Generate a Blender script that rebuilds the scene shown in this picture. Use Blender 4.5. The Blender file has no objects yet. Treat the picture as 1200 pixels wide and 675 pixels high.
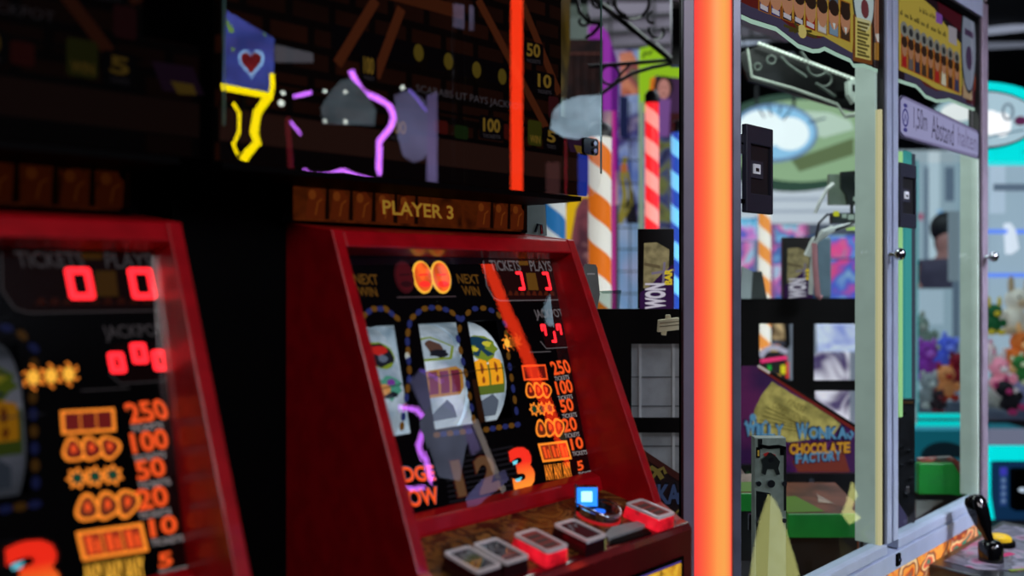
import bpy, bmesh, math, random
from mathutils import Vector, Matrix
RND = random.Random(11)
SC = bpy.context.scene
COL = SC.collection
H = 1.35                      # eye height
F, CX, CY = 1050.0, 600.0, 325.0
S2 = math.sqrt(.5)
CAM = Vector((0, 0, H))
OFF = Vector((0, 0, 0))       # shift applied when a machine is repeated along the row
Z3 = Vector((0, 0, 1)); X3 = Vector((1, 0, 0)); Y3 = Vector((0, 1, 0))

def ray(x, y):
    u = (x-CX)/F; v = (CY-y)/F
    return Vector(((1+u)*S2, (1-u)*S2, v))
def P(x, y, D): return CAM + ray(x, y)*D

class Plane:
    def __init__(s, o, ex, ey):
        s.o = Vector(o); s.ex = Vector(ex).normalized(); s.ey = Vector(ey).normalized(); s.n = s.ex.cross(s.ey)
    def px(s, x, y):
        d = ray(x, y); t = (s.o-CAM).dot(s.n)/d.dot(s.n); p = CAM + d*t - s.o
        return (p.dot(s.ex), p.dot(s.ey))
    def pxs(s, pts): return [s.px(*p) for p in pts]
    def w(s, a, b, h=0): return s.o + s.ex*a + s.ey*b + s.n*h
    def lift(s, h): return Plane(s.o + s.n*h, s.ex, s.ey)
FWD = Vector((S2, S2, 0)); RGT = Vector((S2, -S2, 0))
def FR(D): return Plane(CAM + FWD*D, RGT, Z3)      # a plane across the aisle direction, D metres away
def YP(Y): return Plane((0, Y, H), X3, Z3)         # a plane along the machine row

# ---------------------------------------------------------------- materials
def lin(c):
    def f(v):
        v = v/255.
        return v/12.92 if v <= .04045 else ((v+.055)/1.055)**2.4
    return (f(c[0]), f(c[1]), f(c[2]), 1)
MATS = {}
def M(name, c=(128,128,128), rough=.5, metal=0, emit=0, noise=.12, scale=12, spec=.5, coat=0, c2=None, ecol=None):
    if name in MATS: return MATS[name]
    m = bpy.data.materials.new(name); m.use_nodes = True
    nt = m.node_tree; b = nt.nodes['Principled BSDF']
    b.inputs['Roughness'].default_value = rough; b.inputs['Metallic'].default_value = metal
    b.inputs['Specular IOR Level'].default_value = spec
    b.inputs['Coat Weight'].default_value = coat
    b.inputs['Coat Roughness'].default_value = .05
    A = lin(c)
    if c2 is None: B = tuple(min(1, v*(1-noise*2)) for v in A[:3])+(1,)
    else: B = lin(c2)
    tc = nt.nodes.new('ShaderNodeTexCoord'); n = nt.nodes.new('ShaderNodeTexNoise'); r = nt.nodes.new('ShaderNodeValToRGB')
    n.inputs['Scale'].default_value = scale; n.inputs['Detail'].default_value = 3
    r.color_ramp.elements[0].position = .38; r.color_ramp.elements[1].position = .62
    r.color_ramp.elements[0].color = B; r.color_ramp.elements[1].color = A
    nt.links.new(tc.outputs['Object'], n.inputs['Vector']); nt.links.new(n.outputs['Fac'], r.inputs['Fac'])
    nt.links.new(r.outputs['Color'], b.inputs['Base Color'])
    if emit:
        if ecol: b.inputs['Emission Color'].default_value = lin(ecol)
        else: nt.links.new(r.outputs['Color'], b.inputs['Emission Color'])
        b.inputs['Emission Strength'].default_value = emit
    MATS[name] = m
    return m
def E(name, c, s=1.0, noise=0):
    """a self-coloured surface; emission also stands in for light on prints and posters"""
    if name in MATS: return MATS[name]
    m = bpy.data.materials.new(name); m.use_nodes = True
    nt = m.node_tree; b = nt.nodes['Principled BSDF']
    A = lin(c)
    b.inputs['Base Color'].default_value = tuple(v*.12 for v in A[:3])+(1,)
    b.inputs['Roughness'].default_value = .5; b.inputs['Specular IOR Level'].default_value = .15
    b.inputs['Emission Color'].default_value = A; b.inputs['Emission Strength'].default_value = s
    if noise:
        tc = nt.nodes.new('ShaderNodeTexCoord'); n = nt.nodes.new('ShaderNodeTexNoise'); r = nt.nodes.new('ShaderNodeValToRGB')
        n.inputs['Scale'].default_value = noise
        r.color_ramp.elements[0].position = .35; r.color_ramp.elements[1].position = .65
        r.color_ramp.elements[0].color = tuple(v*.45 for v in A[:3])+(1,); r.color_ramp.elements[1].color = A
        nt.links.new(tc.outputs['Object'], n.inputs['Vector']); nt.links.new(n.outputs['Fac'], r.inputs['Fac'])
        nt.links.new(r.outputs['Color'], b.inputs['Emission Color'])
    MATS[name] = m
    return m
def glass(name, ior=1.5, tint=(255,255,255), rough=.0):
    if name in MATS: return MATS[name]
    m = bpy.data.materials.new(name); m.use_nodes = True
    nt = m.node_tree; nt.nodes.remove(nt.nodes['Principled BSDF']); out = nt.nodes['Material Output']
    t = nt.nodes.new('ShaderNodeBsdfTransparent'); g = nt.nodes.new('ShaderNodeBsdfGlossy'); x = nt.nodes.new('ShaderNodeMixShader'); f = nt.nodes.new('ShaderNodeFresnel')
    t.inputs['Color'].default_value = lin(tint); g.inputs['Roughness'].default_value = rough
    ge = nt.nodes.new('ShaderNodeNewGeometry'); mr = nt.nodes.new('ShaderNodeMapRange')   # same reflectance from both sides of the sheet
    mr.inputs['To Min'].default_value = ior; mr.inputs['To Max'].default_value = 1/ior
    nt.links.new(ge.outputs['Backfacing'], mr.inputs['Value']); nt.links.new(mr.outputs[0], f.inputs['IOR'])
    nt.links.new(f.outputs[0], x.inputs[0]); nt.links.new(t.outputs[0], x.inputs[1]); nt.links.new(g.outputs[0], x.inputs[2])
    nt.links.new(x.outputs[0], out.inputs['Surface'])
    MATS[name] = m
    return m
def multi(name, cols, scale=6, emit=.5, rough=.5, kind='noise', detail=2, stretch=(1,1,1)):
    """printed artwork: several colours laid out by a texture"""
    if name in MATS: return MATS[name]
    m = bpy.data.materials.new(name); m.use_nodes = True
    nt = m.node_tree; b = nt.nodes['Principled BSDF']; b.inputs['Roughness'].default_value = rough
    tc = nt.nodes.new('ShaderNodeTexCoord'); mp = nt.nodes.new('ShaderNodeMapping'); mp.inputs['Scale'].default_value = stretch
    r = nt.nodes.new('ShaderNodeValToRGB'); r.color_ramp.interpolation = 'CONSTANT' if kind == 'cells' else 'LINEAR'
    nt.links.new(tc.outputs['Object'], mp.inputs['Vector'])
    if kind == 'cells':
        n = nt.nodes.new('ShaderNodeTexVoronoi'); n.inputs['Scale'].default_value = scale
        s = nt.nodes.new('ShaderNodeSeparateColor')
        nt.links.new(mp.outputs[0], n.inputs['Vector']); nt.links.new(n.outputs['Color'], s.inputs[0]); nt.links.new(s.outputs[0], r.inputs['Fac'])
        lo, hi = 0., 1.
    else:
        n = nt.nodes.new('ShaderNodeTexNoise'); n.inputs['Scale'].default_value = scale; n.inputs['Detail'].default_value = detail; n.inputs['Distortion'].default_value = .6
        nt.links.new(mp.outputs[0], n.inputs['Vector']); nt.links.new(n.outputs['Fac'], r.inputs['Fac'])
        lo, hi = .3, .7
    els = r.color_ramp.elements
    for i, c in enumerate(cols):
        p = lo + (hi-lo)*i/(len(cols) if kind == 'cells' else max(1, len(cols)-1))
        e = els[i] if i < 2 else els.new(p)
        e.position = p; e.color = lin(c)
    nt.links.new(r.outputs['Color'], b.inputs['Base Color'])
    if emit:
        nt.links.new(r.outputs['Color'], b.inputs['Emission Color']); b.inputs['Emission Strength'].default_value = emit
    MATS[name] = m
    return m
def brick_mat(name, a, b_, mortar, scale, emit):
    m = bpy.data.materials.new(name); m.use_nodes = True
    nt = m.node_tree; b = nt.nodes['Principled BSDF']; b.inputs['Roughness'].default_value = .6
    tc = nt.nodes.new('ShaderNodeTexCoord'); mp = nt.nodes.new('ShaderNodeMapping'); mp.inputs['Rotation'].default_value = (math.pi/2, 0, 0)
    br = nt.nodes.new('ShaderNodeTexBrick'); br.inputs['Scale'].default_value = scale
    br.inputs['Color1'].default_value = lin(a); br.inputs['Color2'].default_value = lin(b_); br.inputs['Mortar'].default_value = lin(mortar)
    br.inputs['Mortar Size'].default_value = .045
    n = nt.nodes.new('ShaderNodeTexNoise'); n.inputs['Scale'].default_value = 9; n.inputs['Detail'].default_value = 4
    mx = nt.nodes.new('ShaderNodeMixRGB'); mx.blend_type = 'MULTIPLY'; mx.inputs[0].default_value = .8
    nt.links.new(tc.outputs['Object'], mp.inputs['Vector']); nt.links.new(mp.outputs[0], br.inputs['Vector']); nt.links.new(tc.outputs['Object'], n.inputs['Vector'])
    nt.links.new(br.outputs['Color'], mx.inputs[1]); nt.links.new(n.outputs['Fac'], mx.inputs[2])
    b.inputs['Base Color'].default_value = (.004,.002,.0015,1); b.inputs['Specular IOR Level'].default_value = .1; nt.links.new(mx.outputs[0], b.inputs['Emission Color']); b.inputs['Emission Strength'].default_value = emit
    return m

# ---------------------------------------------------------------- mesh builder
TXT = {}
def text_geo(s, bold=.012):
    k = (s, bold)
    if k in TXT: return TXT[k]
    cu = bpy.data.curves.new('lettering', 'FONT'); cu.body = s; cu.offset = bold; cu.resolution_u = 3
    ob = bpy.data.objects.new('lettering', cu); COL.objects.link(ob)
    bpy.context.view_layer.update()
    me = bpy.data.meshes.new_from_object(ob.evaluated_get(bpy.context.evaluated_depsgraph_get()))
    v = [(p.co.x, p.co.y) for p in me.vertices]; f = [list(p.vertices) for p in me.polygons]
    bpy.data.objects.remove(ob); bpy.data.curves.remove(cu); bpy.data.meshes.remove(me)
    x0 = min(a for a, b in v); x1 = max(a for a, b in v); y0 = min(b for a, b in v); y1 = max(b for a, b in v)
    v = [((a-x0)/(x1-x0), (b-y0)/(y1-y0)) for a, b in v]
    TXT[k] = (v, f); return TXT[k]

def area2(p): return sum(p[i][0]*p[(i+1) % len(p)][1]-p[(i+1) % len(p)][0]*p[i][1] for i in range(len(p)))
def ell(cx, cy, rx, ry, n=24, rot=0, a0=0, a1=2*math.pi):
    c, s = math.cos(rot), math.sin(rot); out = []
    full = abs(a1-a0-2*math.pi) < 1e-6
    for i in range(n if full else n+1):
        t = a0+(a1-a0)*i/n; x, y = rx*math.cos(t), ry*math.sin(t)
        out.append((cx+x*c-y*s, cy+x*s+y*c))
    return out
def rrect(x0, y0, x1, y1, r, n=4):
    out = []
    for cx, cy, a in ((x1-r, y1-r, 0), (x0+r, y1-r, 90), (x0+r, y0+r, 180), (x1-r, y0+r, 270)):
        for i in range(n+1):
            t = math.radians(a+90*i/n); out.append((cx+r*math.cos(t), cy+r*math.sin(t)))
    return out

DIM = None                    # how far the artwork of the machine being built is dimmed, shade put into its colours
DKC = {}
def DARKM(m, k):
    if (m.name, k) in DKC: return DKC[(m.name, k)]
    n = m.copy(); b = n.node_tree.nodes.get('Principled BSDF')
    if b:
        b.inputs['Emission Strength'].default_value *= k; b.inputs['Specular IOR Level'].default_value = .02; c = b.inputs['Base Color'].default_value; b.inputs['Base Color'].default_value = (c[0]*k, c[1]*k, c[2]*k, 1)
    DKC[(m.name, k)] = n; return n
class MB:
    def __init__(s, m=None):
        s.v = []; s.f = []; s.mi = []; s.mats = []; s.cur = 0
        if m: s.mat(m)
    def mat(s, m):
        if m not in s.mats: s.mats.append(m)
        s.cur = s.mats.index(m); return s
    def add(s, vs, fs):
        o = len(s.v); s.v += [Vector(v) for v in vs]
        for f in fs: s.f.append([i+o for i in f]); s.mi.append(s.cur)
        return s
    def prism(s, pl, pts, h0=0, h1=.001):
        if area2(pts) < 0: pts = pts[::-1]
        n = len(pts); vs = [pl.w(a, b, h0) for a, b in pts]+[pl.w(a, b, h1) for a, b in pts]
        fs = [list(range(n))[::-1], list(range(n, 2*n))]+[[i, (i+1) % n, n+(i+1) % n, n+i] for i in range(n)]
        return s.add(vs, fs)
    def sheet(s, pl, pts, h=0):
        if area2(pts) < 0: pts = pts[::-1]
        return s.add([pl.w(a, b, h) for a, b in pts], [list(range(len(pts)))])
    def ring(s, pl, outer, inner, h0=0, h1=.001):
        n = len(outer)
        if area2(outer) < 0: outer = outer[::-1]
        if area2(inner) < 0: inner = inner[::-1]
        vs = [pl.w(a, b, h0) for a, b in outer]+[pl.w(a, b, h0) for a, b in inner]+[pl.w(a, b, h1) for a, b in outer]+[pl.w(a, b, h1) for a, b in inner]
        fs = []
        for i in range(n):
            j = (i+1) % n
            fs += [[2*n+i, 2*n+j, 3*n+j, 3*n+i], [i, n+i, n+j, j], [i, j, 2*n+j, 2*n+i], [n+i, 3*n+i, 3*n+j, n+j]]
        return s.add(vs, fs)
    def outline(s, pl, pts, w, h0=0, h1=.001):
        cx = sum(p[0] for p in pts)/len(pts); cy = sum(p[1] for p in pts)/len(pts)
        inn = []
        for a, b in pts:
            d = math.hypot(a-cx, b-cy); k = max(.1, 1-w/max(d, 1e-6)); inn.append((cx+(a-cx)*k, cy+(b-cy)*k))
        return s.ring(pl, pts, inn, h0, h1)
    def stroke(s, pl, pts, w, h0=0, h1=.001, closed=False):
        """a flat ribbon of width w along a line in a plane"""
        n = len(pts)
        L = []; R_ = []
        for i in range(n):
            a = pts[(i-1) % n] if (closed or i > 0) else pts[i]; b = pts[(i+1) % n] if (closed or i < n-1) else pts[i]
            dx, dy = b[0]-a[0], b[1]-a[1]; d = math.hypot(dx, dy) or 1; nx, ny = -dy/d*w/2, dx/d*w/2
            L.append((pts[i][0]+nx, pts[i][1]+ny)); R_.append((pts[i][0]-nx, pts[i][1]-ny))
        for i in range(n if closed else n-1):
            j = (i+1) % n; s.prism(pl, [L[i], L[j], R_[j], R_[i]], h0, h1)
        return s
    def box(s, x0, x1, y0, y1, z0, z1):
        return s.obox((x0, y0, z0), (x1-x0, 0, 0), (0, y1-y0, 0), (0, 0, z1-z0))
    def obox(s, o, a, b, c):
        o, a, b, c = Vector(o), Vector(a), Vector(b), Vector(c)
        if a.cross(b).dot(c) < 0: a, b = b, a
        vs = [o, o+a, o+a+b, o+b, o+c, o+a+c, o+a+b+c, o+b+c]
        return s.add(vs, [[3,2,1,0],[4,5,6,7],[0,1,5,4],[1,2,6,5],[2,3,7,6],[3,0,4,7]])
    def slab(s, pl, a0, a1, b0, b1, h0, h1): return s.prism(pl, [(a0,b0),(a1,b0),(a1,b1),(a0,b1)], h0, h1)
    def prof(s, pts, x0, x1):
        """outline in (Y, Z rel. eye) swept along X"""
        n = len(pts)
        if area2(pts) < 0: pts = pts[::-1]
        vs = [(x0, y, H+z) for y, z in pts]+[(x1, y, H+z) for y, z in pts]
        return s.add(vs, [list(range(n))[::-1], list(range(n, 2*n))]+[[i, (i+1) % n, n+(i+1) % n, n+i] for i in range(n)])
    def tube(s, pts, r, seg=8, closed=False):
        pts = [Vector(p) for p in pts]; n = len(pts); rr = r if isinstance(r, (list, tuple)) else [r]*n
        vs = []; up = None
        for i in range(n):
            a = pts[(i-1) % n] if (closed or i > 0) else pts[i]; b = pts[(i+1) % n] if (closed or i < n-1) else pts[i]
            t = (b-a).normalized()
            if up is None:
                up = Z3 if abs(t.z) < .9 else X3
            u = (up - t*up.dot(t)); u = u.normalized() if u.length > 1e-6 else t.orthogonal().normalized()
            up = u; w = t.cross(u)
            for k in range(seg):
                q = 2*math.pi*k/seg; vs.append(pts[i]+(u*math.cos(q)+w*math.sin(q))*rr[i])
        fs = []
        for i in range(n if closed else n-1):
            j = (i+1) % n
            for k in range(seg): fs.append([i*seg+k, i*seg+(k+1) % seg, j*seg+(k+1) % seg, j*seg+k])
        if not closed: fs += [list(range(seg))[::-1], [(n-1)*seg+k for k in range(seg)]]
        return s.add(vs, fs)
    def lathe(s, c, prof, seg=20, axis=Z3, up=None):
        ax = Vector(axis).normalized(); u = ax.orthogonal().normalized(); w = ax.cross(u); c = Vector(c); vs = []; n = len(prof)
        for r, z in prof:
            for k in range(seg):
                q = 2*math.pi*k/seg; vs.append(c+ax*z+(u*math.cos(q)+w*math.sin(q))*max(r, 1e-5))
        fs = [[i*seg+k, i*seg+(k+1) % seg, (i+1)*seg+(k+1) % seg, (i+1)*seg+k] for i in range(n-1) for k in range(seg)]
        fs += [list(range(seg))[::-1], [(n-1)*seg+k for k in range(seg)]]
        return s.add(vs, fs)
    def ball(s, c, rx, ry=None, rz=None, seg=14, rings=9, rot=None):
        ry = ry or rx; rz = rz or rx; c = Vector(c); vs = []; fs = []
        for i in range(rings+1):
            t = math.pi*i/rings
            for k in range(seg):
                q = 2*math.pi*k/seg; p = Vector((rx*math.sin(t)*math.cos(q), ry*math.sin(t)*math.sin(q), rz*math.cos(t)))
                if rot: p = rot @ p
                vs.append(c+p)
        for i in range(rings):
            for k in range(seg): fs.append([i*seg+k, (i+1)*seg+k, (i+1)*seg+(k+1) % seg, i*seg+(k+1) % seg])
        return s.add(vs, fs)
    def text(s, pl, string, tl, tr, bl, h=.001, bold=.012, px=True):
        """lettering fitted between three corners (photo pixels, or plane coordinates with px=False)"""
        v, f = text_geo(string, bold)
        if px: tl, tr, bl = pl.px(*tl), pl.px(*tr), pl.px(*bl)
        vs = [pl.w(bl[0]+x*(tr[0]-tl[0])+y*(tl[0]-bl[0]), bl[1]+x*(tr[1]-tl[1])+y*(tl[1]-bl[1]), h) for x, y in v]
        return s.add(vs, f)
    def pp(s, pl, pts, h0=0, h1=.001): return s.prism(pl, pl.pxs(pts), h0, h1)
    def quad(s, pl, x0, y0, x1, y1, h0=0, h1=.001): return s.pp(pl, [(x0,y0),(x1,y0),(x1,y1),(x0,y1)], h0, h1)
    def build(s, name, parent=None, smooth=False, bevel=0, label=None, cat=None, group=None, kind=None):
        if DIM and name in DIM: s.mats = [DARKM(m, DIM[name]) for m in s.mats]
        me = bpy.data.meshes.new(name)
        vs = [v+OFF for v in s.v]
        if parent is not None:
            o = Vector((0, 0, 0)); q = parent
            while q is not None: o += q.location; q = q.parent
        else:
            xs = [v.x for v in vs]; ys = [v.y for v in vs]; zs = [v.z for v in vs]
            o = Vector(((min(xs)+max(xs))/2, (min(ys)+max(ys))/2, min(zs)))
        me.from_pydata([v-o for v in vs], [], s.f)
        for m in s.mats: me.materials.append(m)
        me.polygons.foreach_set('material_index', s.mi)
        bm = bmesh.new(); bm.from_mesh(me); bmesh.ops.remove_doubles(bm, verts=bm.verts, dist=1e-6)
        if smooth:
            for fc in bm.faces: fc.smooth = True
        bm.to_mesh(me); bm.free()
        ob = bpy.data.objects.new(name, me); COL.objects.link(ob)
        if parent is not None: ob.parent = parent
        else: ob.location = o
        if bevel:
            b = ob.modifiers.new('Bevel', 'BEVEL'); b.width = bevel; b.segments = 2; b.limit_method = 'ANGLE'; b.angle_limit = math.radians(40)
        if smooth and hasattr(me, 'set_sharp_from_angle'): me.set_sharp_from_angle(angle=math.radians(50))
        tag(ob, label, cat, group, kind)
        return ob
def tag(o, label=None, cat=None, group=None, kind=None):
    if label: o['label'] = label
    if cat: o['category'] = cat
    if group: o['group'] = group
    if kind: o['kind'] = kind
    return o
def thing(name, label, cat, loc, group=None):
    o = bpy.data.objects.new(name, None); COL.objects.link(o); o.location = Vector(loc)+OFF; o.empty_display_size = .1
    return tag(o, label, cat, group)

# ---------------------------------------------------------------- shared materials
RED = M('red_gloss', (165,8,22), .3, spec=.3, coat=.12, noise=.1, scale=30)
REDD = M('red_dark', (92,10,18), .25, coat=.6, noise=.1)
BLK = M('black_plastic', (2,2,3), .6, spec=.04, noise=.1)
BLKG = M('black_gloss', (6,6,8), .12, noise=.1)
CHR = M('chrome', (190,195,205), .15, metal=1, noise=.05)
ALU = M('aluminium', (176,188,214), .4, metal=.15, noise=.05)
ALUP = M('painted_aluminium', (128,126,146), .4, metal=.1, noise=.05)
STEEL = M('steel', (128,138,134), .35, metal=.3, noise=.12, scale=40, emit=.22)  # weak glow stands in for reflected light on the steel
GREYP = M('grey_plastic', (120,122,122), .5, noise=.06)
EOR = E('lit_orange', (255,140,40), 1.1)
EORR = E('lit_red_orange', (250,85,30), 1.0)
EYEL = E('lit_yellow', (255,185,60), 1.0)
ERED = E('lit_red_segment', (255,34,44), 2.4)
EREDD = E('dim_red_window', (58,6,12), 1.0)
DKRED = E('dark_red_print', (96,14,10), 1.0)
WHP = E('dim_white_print', (120,112,116), .8)
ART = E('dark_art', (7,6,9), .5)
EOD = E('dim_orange_print', (150,75,18), .7)
GOLDP = E('dim_gold_print', (120,80,28), .7)
BLUP = E('dim_blue_print', (44,52,110), .8)
# ================================================================ SLOT MACHINES
X0, X1 = .753, 1.303
PITCH = .780
GP = Plane((1.028, 1.162, H+.033), X3, (0, .102, .401))     # the sloping glass
AP = GP.lift(-.014)                                         # printed score panel behind it
DECK = Plane((1.028, 1.06, H-.388), X3, (0, .19, .032))     # button deck
MARQ = YP(1.115)
SEG = {'a': ((0,2),(1,2)), 'b': ((1,2),(1,1)), 'c': ((1,1),(1,0)), 'd': ((0,0),(1,0)), 'e': ((0,0),(0,1)), 'f': ((0,1),(0,2)), 'g': ((0,1),(1,1))}
def digit(mb, pl, x0, y0, x1, y1, segs, w=.0045, skew=5):
    for q in segs:
        (ax, ay), (bx, by) = SEG[q]
        f = lambda a, b: pl.px(x0+(x1-x0)*a+(2-b)/2*skew, y1+(y0-y1)*b/2)
        mb.stroke(pl, [f(ax, ay), f(bx, by)], w, .0004, .0012)
        for e in (f(ax, ay), f(bx, by)): mb.prism(pl, ell(e[0], e[1], w/2, w/2, 8), .0004, .0013)

GL = (.001, .018, .006, -.010)       # corner offsets turn the pane askew to steer its reflections
def slot_machine(label, lit, group):
    global DIM
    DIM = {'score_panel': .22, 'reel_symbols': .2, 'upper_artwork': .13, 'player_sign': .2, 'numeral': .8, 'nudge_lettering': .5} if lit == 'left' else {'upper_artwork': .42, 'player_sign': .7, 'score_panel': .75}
    root = thing('slot_machine', label, 'slot machine', (1.028, 1.2, 0), group)
    # ---- cabinet
    b = MB(BLK); b.box(X0-.185, X1, 1.262, 1.62, 0.0, H+.15); b.prof([(1.26,-.5),(1.26,-1.35),(.98,-1.35),(.93,-.74),(.93,-.5)], X0+.004, X1-.004)
    b.build('cabinet_body', root, bevel=.004)
    for x in (X0, X1-.02):
        c = MB(RED); c.prof([(1.134,.072),(1.262,.088),(1.262,-.74),(.90,-.74),(.875,-.70),(.872,-.425),(.930,-.395)], x, x+.02)
        c.build('side_panel', root, bevel=.002)
    t = MB(RED); t.prof([(1.134,.071),(1.262,.087),(1.262,.035),(1.165,.035),(1.122,.046)], X0+.02, X1-.02); t.build('top_bezel', root, bevel=.003)
    l = MB(RED); l.prof([(1.075,-.36),(1.052,-.366),(1.046,-.386),(1.046,-.41),(1.075,-.41)], X0+.02, X1-.02); l.build('lower_ledge', root, bevel=.003)
    # ---- score panel with three reel openings
    A = MB(ART)
    tops = [(427, 381, 464, 380, 500), (490, 378, 537, 378, 502), (548, 377, 584, 376, 496)]
    wins = []
    for x0, y0, x1, y1, yb in tops:
        a0, b1 = AP.px(x0, y0); a1, _ = AP.px(x1, y1)
        wins.append((a0, a1))
    BT = AP.px(513, 378)[1]; BB = AP.px(530, 500)[1]
    aL, aR = -.255, .255; bT, bB = .006, -.425
    A.slab(AP, aL, aR, BT, bT, -.006, 0); A.slab(AP, aL, aR, bB, BB, -.006, 0)
    xs = [aL]+[v for w in wins for v in w]+[aR]
    for i in range(0, len(xs), 2): A.slab(AP, xs[i], xs[i+1], BB, BT, -.006, 0)
    # printed ridges behind the numerals, chain beads round the reels
    A.mat(E('dark_ridge', (34,32,38), .6))
    for k in range(9):
        yy = 536+k*6.2; A.stroke(AP, [AP.px(520+k*.8, yy+3), AP.px(601+k*1.2, yy-13)], .0035, 0, .0004)
    def beads(pts, n):
        P2 = AP.pxs(pts); seg = []
        for i in range(len(P2)-1): seg.append(math.hypot(P2[i+1][0]-P2[i][0], P2[i+1][1]-P2[i][1]))
        T = sum(seg)
        for k in range(n):
            d = T*(k+.5)/n; i = 0
            while i < len(seg)-1 and d > seg[i]: d -= seg[i]; i += 1
            q = d/seg[i]; x = P2[i][0]+(P2[i+1][0]-P2[i][0])*q; y = P2[i][1]+(P2[i+1][1]-P2[i][1])*q
            ang = math.atan2(P2[i+1][1]-P2[i][1], P2[i+1][0]-P2[i][0])
            A.mat(BLUP if k % 2 else GOLDP); A.prism(AP, ell(x, y, .0075, .0048, 10, ang), 0, .0006)
    beads([(424,372),(436,362),(452,362),(468,375)], 7)
    beads([(470,505),(480,440),(477,395),(481,374),(495,362),(510,360),(527,364),(541,376)], 20)
    beads([(556,498),(546,440),(536,395),(541,374),(553,362),(568,361),(582,366),(592,380),(596,420),(606,488)], 24)
    beads([(508,510),(553,505)], 6); beads([(566,504),(610,497)], 6)
    A.mat(E('brown_print', (52,28,16), .6)); A.pp(AP, [(553,445),(559,444),(569,494),(562,496)], 0, .0004)
    A.mat(GOLDP)
    for a, bx in (('NEXT', (413,321,441,333)), ('WIN', (418,336,440,347)), ('NEXT', (534,321,560,332)), ('WIN', (540,335,560,346))):
        A.text(AP, a, (bx[0], bx[1]), (bx[2], bx[1]+1), (bx[0]+3, bx[3]), .0006)
    # display surround
    A.mat(E('display_print', (36,12,12), .8)); A.pp(AP, [(566,304),(651,302),(656,353),(583,353),(570,335)], 0, .0004)
    A.mat(WHP); A.stroke(AP, AP.pxs([(566,306),(570,335),(578,349),(586,352.5),(655,351.5)]), .0016, .0004, .001)
    A.text(AP, 'TICKETS', (572,305), (607,305.5), (576,317.5), .001); A.text(AP, 'PLAYS', (619,305.5), (644,306), (622,318), .001)
    A.text(AP, 'JACKPOT', (624,363), (657,362), (629,376), .001)
    A.mat(GOLDP); A.pp(AP, [(616,320),(627,320),(631,340),(619,340)], .0004, .0008); A.pp(AP, [(607,306),(618,306),(619,311),(608,311)], .0004, .0008)
    A.mat(E('dim_red_glyph', (86,32,18), .8))
    for k in range(9): A.pp(AP, [(588+k*7,346),(590+k*7,340.5),(592.5+k*7,342),(593.5+k*7,346.5)], .0004, .0008)
    A.mat(E('jackpot_window', (34,6,10), .8)); A.pp(AP, [(632,378),(660,376),(665,406),(640,408)], 0, .0004)
    A.mat(WHP); A.stroke(AP, AP.pxs([(633,400),(640,408.5),(666,407)]), .0014, .0004, .001); A.stroke(AP, AP.pxs([(620,413),(645,412)]), .0012, .0004, .001)
    A.mat(E('print_line', (110,90,96), .6)); A.stroke(AP, AP.pxs([(465,348.5),(534,347.5)]), .0012, .0004, .001)
    A.build('score_panel', root)
    # ---- score table : outlined symbols, amounts
    rows = [((611,428),(639,427),(614,446),(642,445)), ((614,449),(644,448),(618,468),(648,466)), ((619,472),(648,470),(622,488),(652,486)),
            ((626,493),(660,489),(630,514),(662,511)), ((630,520),(664,516),(636,542),(670,538)), ((636,545),(668,541),(640,563),(672,558))]
    T = MB(EOR)
    for ri, (tl, tr, bl, br) in enumerate(rows):
        def q(u, v):
            x = (tl[0]*(1-u)+tr[0]*u)*(1-v)+(bl[0]*(1-u)+br[0]*u)*v; y = (tl[1]*(1-u)+tr[1]*u)*(1-v)+(bl[1]*(1-u)+br[1]*u)*v
            return AP.px(x, y)
        if ri in (0, 4):
            T.mat(EOR if (ri == 4 or lit == 'left') else EORR); T.prism(AP, [q(0,0),q(1,0),q(1,1),q(0,1)], 0, .0006)
            T.mat(DKRED if ri == 0 else E('red_tile', (150,42,18), 1))
            for k in range(3): T.prism(AP, [q(.06+k*.3,.12),q(.34+k*.3,.12),q(.34+k*.3,.88),q(.06+k*.3,.88)], .0006, .001)
            if ri == 4:
                T.mat(EORR)
                for k in range(3): T.prism(AP, [q(.12+k*.3,.2),q(.2+k*.3,.2),q(.2+k*.3,.8),q(.12+k*.3,.8)], .001, .0013); T.prism(AP, [q(.24+k*.3,.35),q(.3+k*.3,.35),q(.3+k*.3,.8),q(.24+k*.3,.8)], .001, .0013)
        elif ri in (1, 3):
            for k in range(3):
                c = (.18+k*.31, .5); pts = []
                for i in range(16):
                    t = 2*math.pi*i/16; rr = 1+.12*math.sin(3*t+k)
                    pts.append((c[0]+.19*rr*math.cos(t), c[1]+.5*rr*math.sin(t)))
                T.mat(EOR); T.prism(AP, [q(*p) for p in pts], 0, .0006+k*.0001)
                T.mat(DKRED if ri == 1 else E('brown_red_print', (104,40,16), 1)); T.prism(AP, [q(c[0]+(p[0]-c[0])*.72, c[1]+(p[1]-c[1])*.76) for p in pts], .0006, .0011+k*.0001)
                T.mat(EORR); T.prism(AP, [q(c[0]+(p[0]-c[0])*.22, c[1]-.05+(p[1]-c[1])*.35) for p in pts], .001, .0015)
        elif ri == 2:
            for k in range(3):
                c = (.18+k*.31, .5); pts = []
                for i in range(14):
                    t = 2*math.pi*i/14; rr = 1 if i % 2 else .62
                    pts.append((c[0]+.2*rr*math.cos(t), c[1]+.55*rr*math.sin(t)))
                T.mat(EOR); T.prism(AP, [q(*p) for p in pts], 0, .0006)
                T.mat(E('green_print', (8,58,40), 1)); T.prism(AP, [q(c[0]+(p[0]-c[0])*.66, c[1]+(p[1]-c[1])*.66) for p in pts], .0006, .001)
        else:
            T.mat(EYEL if lit == 'left' else EOR)
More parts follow.
